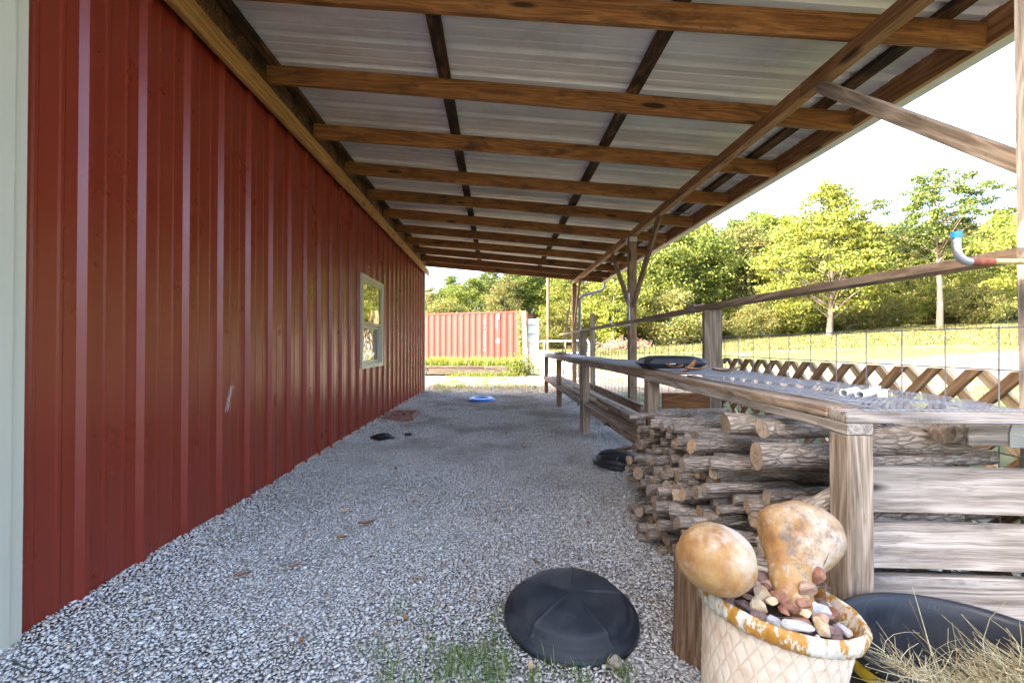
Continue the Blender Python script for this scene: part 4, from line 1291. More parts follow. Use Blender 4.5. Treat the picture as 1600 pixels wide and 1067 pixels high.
def gourd_mat(name, dark_amt):
    s = NT(name)
    v = s.obj(False)
    n = s.noise(v, 9, 5, 0.65); f = s.noise(v, 45, 5, 0.75)
    c = s.ramp(n, [(0.30, (0.24, 0.10, 0.03)), (0.45, (0.37, 0.19, 0.06)), (0.58, (0.44, 0.27, 0.10)), (0.7, (0.50, 0.36, 0.19))])
    w_ = s.noise(s.vadd(v, (3, 1, 2)), 6.5, 5, 0.7)
    c = s.mix(s.maprange(w_, 0.49, 0.62, 0, 0.8), c, (0.55, 0.46, 0.36))
    c = s.mix(s.maprange(f, 0.54, 0.62, 0, 0.6 * dark_amt), c, (0.58, 0.50, 0.38))
    d = s.noise(s.vadd(v, (1.3, 4, 0)), 8, 6, 0.8)
    c = s.mix(s.maprange(s.math('ADD', s.math('MULTIPLY', d, 0.6), s.math('MULTIPLY', f, 0.4)), 0.55 - 0.04 * dark_amt, 0.60, 0, 0.8 * dark_amt), c, (0.12, 0.10, 0.09))
    return s.fin(c, 0.6, s.bump(s.math('ADD', n, s.math('MULTIPLY', f, 0.4)), 0.6, 0.006), spec=0.35)
M['gourd1'] = gourd_mat("dried_gourd_orange", 0.25); M['gourd2'] = gourd_mat("dried_gourd_mottled", 1.0)

def gourd(name, pts, rad, mat, label, seed, wrinkle=0.0):
    # smooth spine by Catmull-Rom then lathe around it
    P = [Vector(p) for p in pts]
    out, rs_ = [], []
    n = len(P)
    for i in range(n - 1):
        p0, p1, p2, p3 = P[max(i - 1, 0)], P[i], P[i + 1], P[min(i + 2, n - 1)]
        r0, r1, r2, r3 = rad[max(i - 1, 0)], rad[i], rad[i + 1], rad[min(i + 2, n - 1)]
        for k in range(7):
            t = k / 7
            cr = lambda a, b, c, d: 0.5 * ((2 * b) + (-a + c) * t + (2 * a - 5 * b + 4 * c - d) * t * t + (-a + 3 * b - 3 * c + d) * t ** 3)
            out.append(cr(p0, p1, p2, p3)); rs_.append(max(0.002, cr(r0, r1, r2, r3)))
    out.append(P[-1]); rs_.append(rad[-1])
    seg = 40
    rr = random.Random(seed); q = [rr.uniform(0, 6) for _ in range(6)]
    rads = []
    for i, r in enumerate(rs_):
        t = i / len(rs_)
        rads.append([r * (1 + 0.035 * math.sin(2 * a + q[0] + 3 * t) + 0.03 * math.sin(3 * a + q[1] - 5 * t) + 0.014 * math.sin(7 * a + q[4] + 16 * t) + 0.010 * math.sin(11 * a + q[5] - 25 * t) + wrinkle * max(0, math.sin(9 * a + q[2] + 4 * t)) ** 4 * (-1) * (1 if math.cos(a + q[3]) > 0.2 else 0)) for a in [2 * math.pi * k / seg for k in range(seg)]])
    mb = MB(); mb.tube(out, rads, seg, 0, True, True)
    c = sum(out, Vector()) / len(out)
    mb.v = [tuple(Vector(p) - c) for p in mb.v]
    o = mb.build(name, mat, None, Matrix.Translation(c))
    return tag(o, label, "gourd")
# round gourd on the rim: spine nearly vertical through a slightly squat ball
def ball_rad(R0, n, k=1.0): return [max(0.004, R0 * math.sin(math.pi * i / (n - 1)) ** k) for i in range(n)]
c = Vector((0.535, 1.13, 0.605)); ax = Vector((0.25, 0.1, 1)).normalized()
ng = 11
gourd("gourd", [c + ax * (-0.080 * math.cos(math.pi * i / (ng - 1))) for i in range(ng)], ball_rad(0.092, ng, 0.9), M['gourd1'],
      "round orange gourd or boulder resting on the left rim of the pot", 3, 0.03)
sp = [(0.842, 1.285, 0.684), (0.839, 1.280, 0.677), (0.834, 1.271, 0.661), (0.822, 1.255, 0.632), (0.803, 1.236, 0.602), (0.779, 1.212, 0.574), (0.757, 1.188, 0.550), (0.741, 1.162, 0.523), (0.734, 1.140, 0.494), (0.733, 1.124, 0.468), (0.733, 1.120, 0.460)]
rd = [0.004, 0.044, 0.077, 0.097, 0.095, 0.074, 0.054, 0.047, 0.043, 0.030, 0.004]
gourd("gourd", sp, rd, M['gourd2'], "mottled orange and grey necked gourd with its neck pointing down into the pot", 8, 0.03)

# ------------------------------------------------------------------ rubber tub and hay
tub = thing("feed_tub", "black rubber feed tub with yellow stripe holding dry hay", "tub", (1.205, 1.19, 0))
TM = Matrix.Translation((1.215, 1.19, 0)) @ Matrix.Diagonal((1.10, 1.0, 1, 1))
mb = MB()
mb.lathe([(0.20, 0.0), (0.215, 0.004), (0.235, 0.15), (0.252, 0.318), (0.262, 0.322), (0.270, 0.332), (0.270, 0.344), (0.262, 0.352), (0.252, 0.350), (0.244, 0.338), (0.238, 0.30), (0.222, 0.15), (0.20, 0.02), (0.001, 0.015)], 96)
mb.build("tub_body", M['hdpe'], tub, TM)
mb = MB(); mb.lathe([(0.2485, 0.268), (0.2515, 0.270), (0.2535, 0.302), (0.2505, 0.304)], 96); mb.build("stripe", M['yellow'], tub, TM)
def strands(name, starts, dirs, L, r, bendf, mat, label, kinds='stuff'):
    n = len(starts); K = 5
    cur = starts.copy(); d = dirs.copy()
    d /= np.linalg.norm(d, axis=1)[:, None]
    b = rng.normal(size=(n, 3)) * bendf
    side = np.cross(d, rng.normal(size=(n, 3))); side /= np.linalg.norm(side, axis=1)[:, None]
    rows = []
    for k in range(K):
        w_ = (r * (1 - 0.12 * k))[:, None]
        up2 = np.cross(d, side)
        rows.append(np.stack([cur + side * w_, cur - side * w_ * 0.5 + up2 * w_ * 0.87, cur - side * w_ * 0.5 - up2 * w_ * 0.87], 1))
        cur = cur + d * (L / (K - 1))[:, None]
        d = d + b / K; d /= np.linalg.norm(d, axis=1)[:, None]
        side = side - d * np.sum(side * d, 1)[:, None]; side /= np.linalg.norm(side, axis=1)[:, None]
    V = np.stack(rows, 1).reshape(-1, 3)
    base = (np.arange(n) * K * 3)[:, None]
    F = []
    for k in range(K - 1):
        for j in range(3):
            F.append(base + np.array([k * 3 + j, k * 3 + (j + 1) % 3, k * 3 + 3 + (j + 1) % 3, k * 3 + 3 + j]))
    o = np_mesh(name, V, np.concatenate(F), mat)
    return tag(o, label, kind=kinds)
n = 5200
a = rng.uniform(0, 2 * np.pi, n); q = 0.235 * np.sqrt(rng.random(n))
X_ = 1.215 + 1.08 * q * np.cos(a); Y_ = 1.19 + q * np.sin(a)
top = 0.285 - 0.22 * np.clip((Y_ - 1.16) / 0.22, 0, 1) + 0.05 * np.clip((X_ - 1.25) / 0.2, 0, 1) + 0.025 * np.sin(X_ * 23) * np.cos(Y_ * 19)
Z_ = top - 0.09 * rng.random(n) ** 1.4
dr = rng.normal(size=(n, 3)) * (1, 1, 0.28)
st = np.column_stack([X_, Y_, Z_]); L_ = rng.uniform(0.04, 0.16, n)
dn = dr / np.linalg.norm(dr, axis=1)[:, None]
e = st + dn * L_[:, None]
out = np.hypot((e[:, 0] - 1.215) / 1.1, e[:, 1] - 1.19) > 0.236
dr[out] = -dr[out]
e = st - dn * L_[:, None]
ok = ~(out & (np.hypot((e[:, 0] - 1.215) / 1.1, e[:, 1] - 1.19) > 0.245))
s1, d1, l1 = st[ok], dr[ok], L_[ok]
# spilling over the left rim and standing stalks
n2 = 90
s2 = np.column_stack([rng.uniform(0.955, 1.0, n2), rng.uniform(1.02, 1.15, n2), rng.uniform(0.34, 0.37, n2)])
d2 = np.column_stack([rng.uniform(-1.0, 0.2, n2), rng.normal(0, 0.5, n2), rng.uniform(-1.2, 0.35, n2)]); l2 = rng.uniform(0.05, 0.15, n2)
n3 = 18
s3 = np.column_stack([rng.uniform(1.0, 1.35, n3), rng.uniform(1.05, 1.3, n3), rng.uniform(0.18, 0.27, n3)])
d3 = np.column_stack([rng.normal(-0.2, 0.5, n3), rng.normal(0, 0.3, n3), rng.uniform(0.6, 1.2, n3)]); l3 = rng.uniform(0.14, 0.26, n3)
n4 = 150                                               # a drooping tuft left of the tub
s4 = np.column_stack([rng.normal(0.925, 0.012, n4), rng.normal(1.06, 0.03, n4), rng.uniform(0.22, 0.35, n4)])
d4 = np.column_stack([rng.normal(-0.15, 0.35, n4), rng.normal(0, 0.4, n4), rng.uniform(-1.3, 0.1, n4)]); l4 = rng.uniform(0.05, 0.14, n4)
S_ = np.concatenate([s1, s2, s3, s4]); D_ = np.concatenate([d1, d2, d3, d4]); LL = np.concatenate([l1, l2, l3, l4])
strands("hay", S_, D_, LL, rng.uniform(0.0006, 0.0016, len(S_)), 0.9, M['hay'], "tangled dry straw coloured hay filling and spilling over the black tub")

# ------------------------------------------------------------------ lids
def lid(name, loc, r, label, tilt=(0, 0, 0), mat=None, h=0.135, hollow=False, cat="lid"):
    s = r / 0.265
    mb = MB()
    th0 = [0.25, 1.45, 2.7, 3.95, 5.2]
    def fn(rr, z, a):
        if 0.05 < rr < 0.232 and z > 0.03:
            sec = 0
            for k, t in enumerate(th0):
                if a >= t: sec = k + 1
            sec %= 5
            f = min(1, (rr - 0.05) / 0.03)
            z -= (0.005 if sec % 2 else 0.0) * f
            dmin = min(abs((a - t + math.pi) % (2 * math.pi) - math.pi) for t in th0)
            if dmin < 0.024: z += 0.007 * f
        return rr * s, z * (h / 0.135) * 1.0
    prof = [(0.0005, 0.135), (0.02, 0.134), (0.05, 0.131), (0.08, 0.127), (0.12, 0.121), (0.16, 0.113), (0.19, 0.105), (0.206, 0.098), (0.214, 0.088), (0.220, 0.066), (0.226, 0.056), (0.236, 0.053), (0.243, 0.049), (0.246, 0.038), (0.251, 0.034), (0.258, 0.031), (0.261, 0.020), (0.263, 0.0), (0.259, 0.0), (0.255, 0.018)]
    mb.lathe(prof, 240, 0, fn)
    o = mb.build(name, mat or M['hdpe'], None, Matrix.Translation(loc) @ Matrix.Rotation(tilt[0], 4, 'X') @ Matrix.Rotation(tilt[1], 4, 'Y') @ Matrix.Rotation(tilt[2], 4, 'Z'))
    # smooth by angle
    return tag(o, label, cat)
lid("bin_lid", (0.30, 1.87, 0.035), 0.270, "large domed black plastic bin lid lying on the gravel in front", (R(7), R(0), R(-75)), h=0.108)
o = lid("bin_lid", (1.17, 4.38, 0.02), 0.25, "black plastic bin lid on the ground by the far end of the log pile", (R(5), R(3), R(20)), M['black2'], h=0.10)
# blue ring lid far away
mb = MB(); mb.lathe([(0.001, 0.022), (0.13, 0.024), (0.15, 0.045), (0.20, 0.058), (0.235, 0.05), (0.262, 0.022), (0.268, 0.0), (0.262, 0.0), (0.25, 0.02)], 64)
o = mb.build("lid", M['blue_lid'], None, Matrix.Translation((-0.29, 9.55, 0.015)) @ Matrix.Rotation(R(4), 4, 'X')); tag(o, "bright blue round plastic lid lying on the gravel far down the lean-to", "lid")

# clod beside the lid
me = rock_mesh(77, 0.034, 0.027, 0.03)
s = simple("dried_mud_clod", (0.30, 0.25, 0.19), 0.95, noisy=0.35, scale=60, bump=0.8)
o = link("dirt_clod", me, s, None, Matrix.Translation((0.405, 1.60, 0.03))); tag(o, "rough tan dirt clod leaning against the front black lid", "clod")

# magenta string bits
mb = MB()
for k in range(5):
    x, y = 0.50 + random.uniform(-0.05, 0.05), 1.98 + random.uniform(-0.12, 0.1)
    mb.tube([(x, y, 0.02), (x + 0.02, y - 0.03, 0.03), (x + 0.05, y - 0.05, 0.022)], 0.0012, 4)
o = mb.build("string_scraps", M['magenta']); tag(o, "thin magenta string scraps on the gravel between lid and stump", "string")

# things by the wall
tray = thing("tray", "long dusty reddish brown tray of rubble against the red wall", "tray", (-1.50, 7.2, 0))
mb = MB()
mb.box((-1.66, 6.95, 0.02), (-1.26, 7.5, 0.03)); mb.box((-1.68, 6.92, 0.0), (-1.25, 6.97, 0.085)); mb.box((-1.68, 7.5, 0), (-1.25, 7.55, 0.085)); mb.box((-1.29, 6.97, 0), (-1.25, 7.5, 0.085)); mb.box((-1.68, 6.97, 0), (-1.64, 7.5, 0.085))
mb.build("tray_box", M['brick'], tray)
for k in range(6):
    me = rock_mesh(600 + k, 0.06, 0.045, 0.035)
    o = link("rubble", me, M['brick'], tray, Matrix.Translation((-1.62 + 0.065 * k, 7.2 + random.uniform(-0.15, 0.15), 0.075)))
def crumple(name, c, rx, ry, h, seed, label):
    r = random.Random(seed)
    n = 16; vs = []; fs = []
    for j in range(n):
        for i in range(n):
            u, v = i / (n - 1) * 2 - 1, j / (n - 1) * 2 - 1
            k = 1 - 0.25 * abs(u * v)
            z = max(0.012, h * (1 - u * u) * (1 - v * v) * (0.5 + 0.5 * r.random()) + 0.012)
            vs.append((c[0] + u * rx * k, c[1] + v * ry * k * (1 - 0.5 * abs(u)), c[2] + z))
    for j in range(n - 1):
        for i in range(n - 1): fs.append((j * n + i, j * n + i + 1, (j + 1) * n + i + 1, (j + 1) * n + i))
    mb = MB(); mb.add(vs, fs)
    o = mb.build(name, M['dark_cloth']); m_ = o.modifiers.new("thickness", 'SOLIDIFY'); m_.thickness = 0.003
    return tag(o, label, "plastic sheet")
crumple("plastic_sheet", (-1.38, 5.62, 0.01), 0.16, 0.20, 0.05, 1, "crumpled black plastic sheet on the gravel by the red wall")
crumple("plastic_scrap", (-1.10, 5.80, 0.01), 0.06, 0.07, 0.02, 2, "tiny black scrap on the gravel right of the crumpled sheet")

# cobweb wisp on the red wall
cw = MB()
for k in range(8):
    y0_, z0_ = 3.02 + random.uniform(-0.02, 0.02), 0.78
    pts_ = [(BX + 0.028 + 0.004 * math.sin(k), y0_ + random.uniform(-0.015, 0.015) + 0.05 * t_ ** 1.5, z0_ - 0.08 + 0.16 * t_ + random.uniform(-0.01, 0.01)) for t_ in (0, 0.25, 0.5, 0.75, 1)]
    cw.tube(pts_, 0.0005, 3)
o = cw.build("cobweb", M['white']); tag(o, "small white cobweb wisp hanging on a rib of the red wall", "cobweb")
# leaves and bits of bark on the gravel
def leaf_mesh(L, w_, curl):
    n = 7; vs = []; fs = []
    for i in range(n):
        t = i / (n - 1)
        hw = w_ * math.sin(math.pi * min(0.97, max(0.03, t))) ** 0.8
        z = curl * (t - 0.5) ** 2 * 4
        x = (t - 0.5) * L
        vs += [(x, -hw, z + curl * 0.8), (x, 0, z), (x, hw, z + curl * 0.8)]
    for i in range(n - 1):
        for k in (0, 1): fs.append((3 * i + k, 3 * i + k + 1, 3 * i + k + 4, 3 * i + k + 3))
    mb = MB(); mb.add(vs, fs, 0, True)
    return mb.mesh("leaf")
spots = [(-0.37, 2.18, 0.07, 'leaf_pale', "largest tan curled leaf on the open gravel"), (-0.36, 1.86, 0.045, 'leaf_dead', None), (-0.72, 1.72, 0.04, 'leaf_dead', None),
         (-0.80, 2.85, 0.10, 'leaf_dead', None), (-1.00, 3.05, 0.09, 'leaf_pale', None), (-0.88, 2.65, 0.07, 'leaf_dead', None), (0.20, 2.35, 0.05, 'leaf_dead', None),
         (-0.1, 2.0, 0.04, 'leaf_pale', None), (-0.55, 3.4, 0.05, 'leaf_dead', None), (0.0, 2.9, 0.04, 'leaf_dead', None), (0.12, 1.58, 0.05, 'leaf_pale', None), (-1.0, 2.3, 0.06, 'leaf_dead', None),
         (-0.2, 4.0, 0.07, 'leaf_pale', None), (0.5, 3.6, 0.06, 'leaf_dead', None), (-1.1, 4.4, 0.08, 'leaf_pale', None), (0.3, 5.0, 0.08, 'leaf_dead', None)]
rs_ = random.Random(5)
spots += [(rs_.uniform(-1.5, 0.8), rs_.uniform(2.2, 8.0), rs_.uniform(0.03, 0.08), rs_.choice(['leaf_dead', 'leaf_pale']), None) for _ in range(26)]
for x, y, L, mt, lb in spots:
    o = link("dead_leaf", leaf_mesh(L, L * 0.22, L * 0.12), M[mt], None, Matrix.Translation((x, y, 0.03)) @ Matrix.Rotation(random.uniform(0, 6), 4, 'Z') @ Matrix.Rotation(random.uniform(-0.3, 0.3), 4, 'X'))
    tag(o, lb or "small curled brown dead leaf lying loose on the gravel", "leaf", None if lb else "dead leaves on the gravel")

# ------------------------------------------------------------------ items on the table
gl = thing("grill", "low black lidded grill lying on the table beside the thick post", "grill", (1.30, 3.52, 0.95))
mb = MB()
def octo(x0, x1, y0, y1, c, z): return [(x0 + c, y0, z), (x1 - c, y0, z), (x1, y0 + c, z), (x1, y1 - c, z), (x1 - c, y1, z), (x0 + c, y1, z), (x0, y1 - c, z), (x0, y0 + c, z)]
lay = [octo(-0.23, 0.23, -0.15, 0.15, 0.03, 0.035), octo(-0.235, 0.235, -0.155, 0.155, 0.03, 0.045), octo(-0.215, 0.215, -0.14, 0.14, 0.05, 0.078), octo(-0.15, 0.15, -0.10, 0.10, 0.04, 0.098), octo(-0.10, 0.10, -0.06, 0.06, 0.03, 0.101)]
vs = [p for l_ in lay for p in l_]
mb.add(vs, [(j * 8 + i, j * 8 + (i + 1) % 8, (j + 1) * 8 + (i + 1) % 8, (j + 1) * 8 + i) for j in range(4) for i in range(8)] + [tuple(range(32, 40))])
GM = Matrix.Translation((1.325, 3.50, 0.952)) @ Matrix.Rotation(R(-3), 4, 'Z')
mb.build("grill_lid", M['black2'], gl, GM)
mb = MB()
lay = [octo(-0.19, 0.19, -0.12, 0.12, 0.03, 0.004), octo(-0.22, 0.22, -0.145, 0.145, 0.03, 0.034)]
vs = [p for l_ in lay for p in l_]
mb.add(vs, [(i, (i + 1) % 8, 8 + (i + 1) % 8, 8 + i) for i in range(8)] + [tuple(range(8))[::-1], tuple(range(8, 16))])
mb.build("grill_base", M['hdpe'], gl, GM)
mb = MB(); mb.box((-0.06, -0.172, 0.040), (-0.02, -0.150, 0.048)); mb.build("latch", M['galv'], gl, GM)
for k, (x, y, L, mt, rx, lb) in enumerate([(1.20, 3.10, 0.13, 'leaf_dead', 0.3, "curled rust brown leaf lying flat before the grill"), (1.29, 3.05, 0.15, 'leaf_dead', -0.9, "rust brown leaf standing up against the grill"),
                                     (1.265, 2.90, 0.13, 'leaf_pale', 0.2, "long tan leaf with rust base in front of the grill"), (1.40, 2.80, 0.16, 'leaf_pale', 0.1, "pale cream leaf at the right of the leaves before the grill")]):
    me = leaf_mesh(L, L * 0.18, 0.02)
    o = link("dead_leaf", me, M[mt], None, Matrix.Translation((x, y, ztop(y) + 0.03)) @ Matrix.Rotation([0.2, 0.5, 2.6, 2.5][k], 4, 'Z') @ Matrix.Rotation([0.1, -0.55, 0.12, 0.1][k], 4, 'Y'))
    tag(o, lb, "leaf")
# pvc fitting
pf_ = thing("pipe_fitting", "white plastic pipe fitting with two open tubes on the wire mesh table", "pipe fitting", (1.42, 1.80, ztop(1.8)))
zt_ = ztop(1.8) + 0.020
def hollow(mb, p0, p1, ro, ri):
    p0, p1 = Vector(p0), Vector(p1)
    m = frame(p0, p1); L = (p1 - p0).length
    seg = 24; vs = []
    for (x, r) in ((-L/2, ro), (L/2, ro), (L/2, ri), (-L/2, ri)):
        for k in range(seg):
            a = 2 * math.pi * k / seg; vs.append(m @ Vector((x, r * math.cos(a), r * math.sin(a))))
    fs = []
    for j in range(4):
        for k in range(seg): fs.append((j * seg + k, j * seg + (k + 1) % seg, ((j + 1) % 4) * seg + (k + 1) % seg, ((j + 1) % 4) * seg + k))
    mb.add(vs, fs, 0, False)
mb = MB(); hollow(mb, (1.375, 1.745, zt_), (1.47, 1.80, zt_ + 0.004), 0.0155, 0.0125); mb.build("tube", M['pvc'], pf_)
mb = MB(); hollow(mb, (1.345, 1.785, zt_ + 0.002), (1.44, 1.845, zt_ + 0.006), 0.0150, 0.0120); mb.build("tube", M['pvc'], pf_)
mb = MB(); mb.box((-0.032, -0.004, -0.022), (0.032, 0.004, 0.026), mat=frame((1.465, 1.80, zt_ + 0.006), (1.50, 1.815, zt_ + 0.002)) @ Matrix.Rotation(R(55), 4, 'Z')); mb.build("flange", M['pvc'], pf_)
mb = MB(); mb.box((-0.03, -0.02, -0.02), (0.03, -0.014, 0.018), mat=frame((1.46, 1.78, zt_), (1.50, 1.80, zt_))); mb.build("flange", M['pvc'], pf_)
# junk on the far table
for k, (x, y, sx, sy, sz, mt, lb) in enumerate(((1.28, 7.4, 0.12, 0.25, 0.025, 'fabric_white', "pale plastic sheet lying flat on the far table"), (1.3, 8.9, 0.10, 0.14, 0.035, 'greyb', "small brown wood scrap on the far table"), (1.36, 10.1, 0.08, 0.12, 0.03, 'fabric_white', "small white box at the far end of the far table"))):
    mb = MB(); mb.box((-sx, -sy, 0), (sx * 0.8, sy, sz)); mb.box((-sx * 0.6, -sy * 0.4, sz + 0.001), (sx * 0.4, sy * 0.7, sz * 1.7))
    o = mb.build("scrap", M[mt], None, Matrix.Translation((x, y, ztop(y) + 0.001)) @ Matrix.Rotation(0.3 * k, 4, 'Z')); tag(o, lb, "scrap")
# sticks leaning by the last post
for k, (a_, b_, r_, lb) in enumerate((((1.50, 11.3, 0.0), (1.74, 11.15, 2.0), 0.016, "grey pole leaning on the farthest post"), ((1.62, 11.35, 0.0), (1.80, 11.2, 2.3), 0.013, "thin pale stick leaning beside the farthest post"))):
    mb = MB(); mb.tube([a_, b_], r_, 8); o = mb.build("leaning_stick", M['greyb']); tag(o, lb, "stick")

# ------------------------------------------------------------------ beyond the lean-to: timbers, container, gate
bed = MB()
bed.box((-9, 17.25, 0.0), (1.05, 27.2, 0.34))
o = bed.build("planting_bed", M['bed_soil']); tag(o, "raised soil bed held by old timbers before the red container", kind='structure')
tw = thing("timber_edging", "low wall of old split landscape timbers edging the weedy bed", "edging", (-1.5, 17.1, 0))
for k, z in enumerate((0.14, 0.25, 0.355)):
    xx = -9.0
    while xx < 0.9:
        L = random.uniform(1.9, 2.5)
        x2 = min(xx + L, 1.0 - 0.12 * k)
        if x2 - xx > 0.3:
            board("timber", (xx, 17.12 + 0.02 * k, z + random.uniform(-0.008, 0.008)), (x2 - 0.02, 17.12 + 0.02 * k, z + random.uniform(-0.02, 0.008)), 0.12, 0.10, M['tie'], tw, bev=0.012)
        xx += L
board("timber", (-1.0, 17.3, 0.05), (-1.0, 17.3, 0.5), 0.1, 0.1, M['tie'], tw, up=(0, 1, 0))
cs = [(random.uniform(-4.2, 1.0), random.uniform(17.4, 20)) for _ in range(230)]
P = clumps(cs, 22, 0.10); P[:, 2] = 0.34
blades("bed_weeds", P, 0.42, 0.010, M['weed'], 0.9, "tall yellow green weeds growing in the bed before the container")
cs = [(random.uniform(-1.8, 1.0), random.gauss(16.75, 0.18)) for _ in range(70)]
blades("edge_weeds", clumps(cs, 14, 0.09), 0.20, 0.009, M['weed'], 1.1, "low weeds sprawling at the foot of the timber edging")

# container
CA = math.atan2(1.9, 5.2)         # its long face is turned towards the barn
C0 = Vector((1.42, 25.2, 0.20))   # right front bottom corner
cd = Vector((-math.cos(CA), math.sin(CA), 0)); cn = Vector((-math.sin(CA), -math.cos(CA), 0))  # along face (to the left), outward normal
CL, CH, CW = 9.0, 2.90, 2.44
cont = thing("shipping_container", "faded red corrugated shipping container with rusty corner behind the weedy bed", "shipping container", tuple(C0))
def cpt(t, o, z): return C0 + cd * t + cn * o + Vector((0, 0, z))
mb = MB(); prof = []
t = 0.16
while t < CL - 0.2:
    for (d_, o_) in ((0, 0.0), (0.11, 0.0), (0.18, -0.034), (0.30, -0.034)): prof.append((t + d_, o_ - 0.012))
    t += 0.376
vs = []
for (t, o_) in prof: vs += [cpt(t, o_, 0.15), cpt(t, o_, CH - 0.11)]
mb.add(vs, [(2 * i, 2 * i + 1, 2 * i + 3, 2 * i + 2) for i in range(len(prof) - 1)])
mb.build("side_wall", M['container'], cont)
def cbox(name, t0, t1, o0, o1, z0, z1, mt, par=None):
    mb = MB(); c = [cpt(t, o, z) for z in (z0, z1) for (t, o) in ((t0, o0), (t1, o0), (t1, o1), (t0, o1))]
    mb.add(c, [(0, 1, 2, 3), (7, 6, 5, 4), (0, 4, 5, 1), (1, 5, 6, 2), (2, 6, 7, 3), (3, 7, 4, 0)])
    return mb.build(name, mt, par or cont)
cbox("top_rail", 0.16, CL, -0.08, 0.0, CH - 0.11, CH - 0.02, M['container'])
cbox("bottom_rail", 0.16, CL, -0.08, 0.0, 0.0, 0.15, M['rusty'])
cbox("corner_post", 0.0, 0.158, -0.16, 0.004, 0.12, CH - 0.12, M['rusty'])
cbox("corner_casting", -0.01, 0.17, -0.17, 0.012, CH - 0.12, CH + 0.0, M['rusty'])
cbox("corner_casting", -0.01, 0.17, -0.17, 0.012, 0.0, 0.118, M['rusty'])
cbox("container_roof", 0.0, CL, -CW, -0.09, CH - 0.14, CH - 0.03, M['container'])
cbox("end_wall", 0.02, 0.06, -CW, -0.17, 0.0, CH - 0.15, M['rusty'])
cbox("rear_wall", 0.02, CL, -CW - 0.05, -CW - 0.002, 0.0, CH - 0.04, M['container'])
cbox("vent", 1.30, 1.48, -0.006, 0.03, CH - 0.42, CH - 0.17, M['galv'])
# stencilled codes run down the side
def vtext(txt, t, ztop_, size, name):
    cu = bpy.data.curves.new(name, 'FONT')
    cu.body = "\n".join(txt); cu.size = size; cu.align_x = 'CENTER'; cu.space_line = 0.80; cu.extrude = 0.003; cu.offset = 0.006
    tmp = bpy.data.objects.new(name, cu); COL.objects.link(tmp)
    me = bpy.data.meshes.new_from_object(tmp.evaluated_get(bpy.context.evaluated_depsgraph_get()))
    bpy.data.objects.remove(tmp)
    me.name = name; me.materials.clear(); me.materials.append(M['letter'])
    o = bpy.data.objects.new(name, me); COL.objects.link(o)
    x = -cd; z = Vector((0, 0, 1)); nrm = cn
    m = Matrix((x, z, nrm)).transposed().to_4x4(); m.translation = cpt(t, 0.006, ztop_)
    o.parent = cont; o.matrix_basis = Matrix.Translation(C0).inverted() @ m
    return o
vtext("GE / 0203204 3", 1.80 + 0.40, 2.30, 0.155, "code_lettering")
vtext("45G1", 1.42 + 0.05, 2.30, 0.17, "code_lettering")
cbox("emblem", 1.30, 1.50, -0.005, 0.002, 1.14, 1.36, M['letter'])

pan = thing("metal_panel", "pale blue white ribbed metal panel standing behind the gate post", "metal panel", (2.2, 25.5, 0.2))
def pbox(name, x0, x1, z0, z1, y0, y1, mt): mb = MB(); mb.box((x0, y0, z0), (x1, y1, z1)); return mb.build(name, mt, pan)
pbox("sheet", 1.68, 2.32, 0.10, 2.66, 25.44, 25.50, M['paleblue'])
for z in (0.35, 0.85, 1.35, 1.85, 2.35): pbox("rib", 1.70, 2.27, z, z + 0.20, 25.36, 25.438, M['paleblue'])
pbox("edge_bar", 2.275, 2.34, 0.10, 2.68, 25.33, 25.437, M['white'])

# big post at the gate, and the gate
o = board("gate_post", (1.17, 17.7, 0.0), (1.10, 17.7, 2.48), 0.18, 0.18, M['post'], None, up=(0.5, 1, 0)); tag(o, "tall weathered timber gate post beside the red container", "post")
o = board("gate_stake", (1.13, 17.35, 0), (1.13, 17.35, 1.05), 0.10, 0.05, M['white'], None, up=(0, 1, 0)); tag(o, "short white stake standing against the foot of the gate post", "stake")
gate = thing("gate", "white tubular metal farm gate with wire mesh lower half", "gate", (1.9, 15.5, 0))
g0, g1 = Vector((1.33, 17.75, 0)), Vector((2.75, 13.6, 0))
def gp_(s_, z): p = g0.lerp(g1, s_); return Vector((p.x, p.y, z))
mb = MB(); r_ = 0.024
loop = [gp_(0.02, 0.12), gp_(0.0, 0.2), gp_(0.0, 1.22), gp_(0.02, 1.31), gp_(0.98, 1.31), gp_(1.0, 1.22), gp_(1.0, 0.2), gp_(0.98, 0.12), gp_(0.02, 0.12)]
mb.tube(loop, r_, 8, caps=False); mb.build("gate_frame", M['white'], gate)
mb = MB(); mb.tube([gp_(0.0, 0.93), gp_(1, 0.93)], 0.018, 8); mb.build("rail", M['white'], gate)
for s_ in (0.28, 0.66):
    mb = MB(); mb.tube([gp_(s_, 0.14), gp_(s_, 1.29)], 0.016, 8); mb.build("upright", M['white'], gate)
mb = MB()
for s_ in np.linspace(0.02, 0.98, 44): mb.tube([gp_(s_, 0.13), gp_(s_, 0.92)], 0.0045, 4)
for z in np.arange(0.2, 0.92, 0.095): mb.tube([gp_(0.005, z), gp_(0.995, z)], 0.0045, 4)
mb.build("gate_mesh", M['white'], gate)

# ------------------------------------------------------------------ vegetation
def leaf_cloud(P, size, stretch=0.6, droop=0.0):
    n = len(P)
    rot = rand_rot(n)
    if droop:
        rot[:, 2, :] *= 1.0
    q = np.array([[-1, 0, 0], [0, -stretch, 0.12], [1, 0, 0], [0, stretch, 0.12]])
    s_ = size * rng.uniform(0.6, 1.35, n)
    V = np.einsum('nij,vj->nvi', rot, q) * s_[:, None, None] + P[:, None, :]
    F = (np.arange(n) * 4)[:, None] + np.arange(4)[None]
    return V.reshape(-1, 3), F

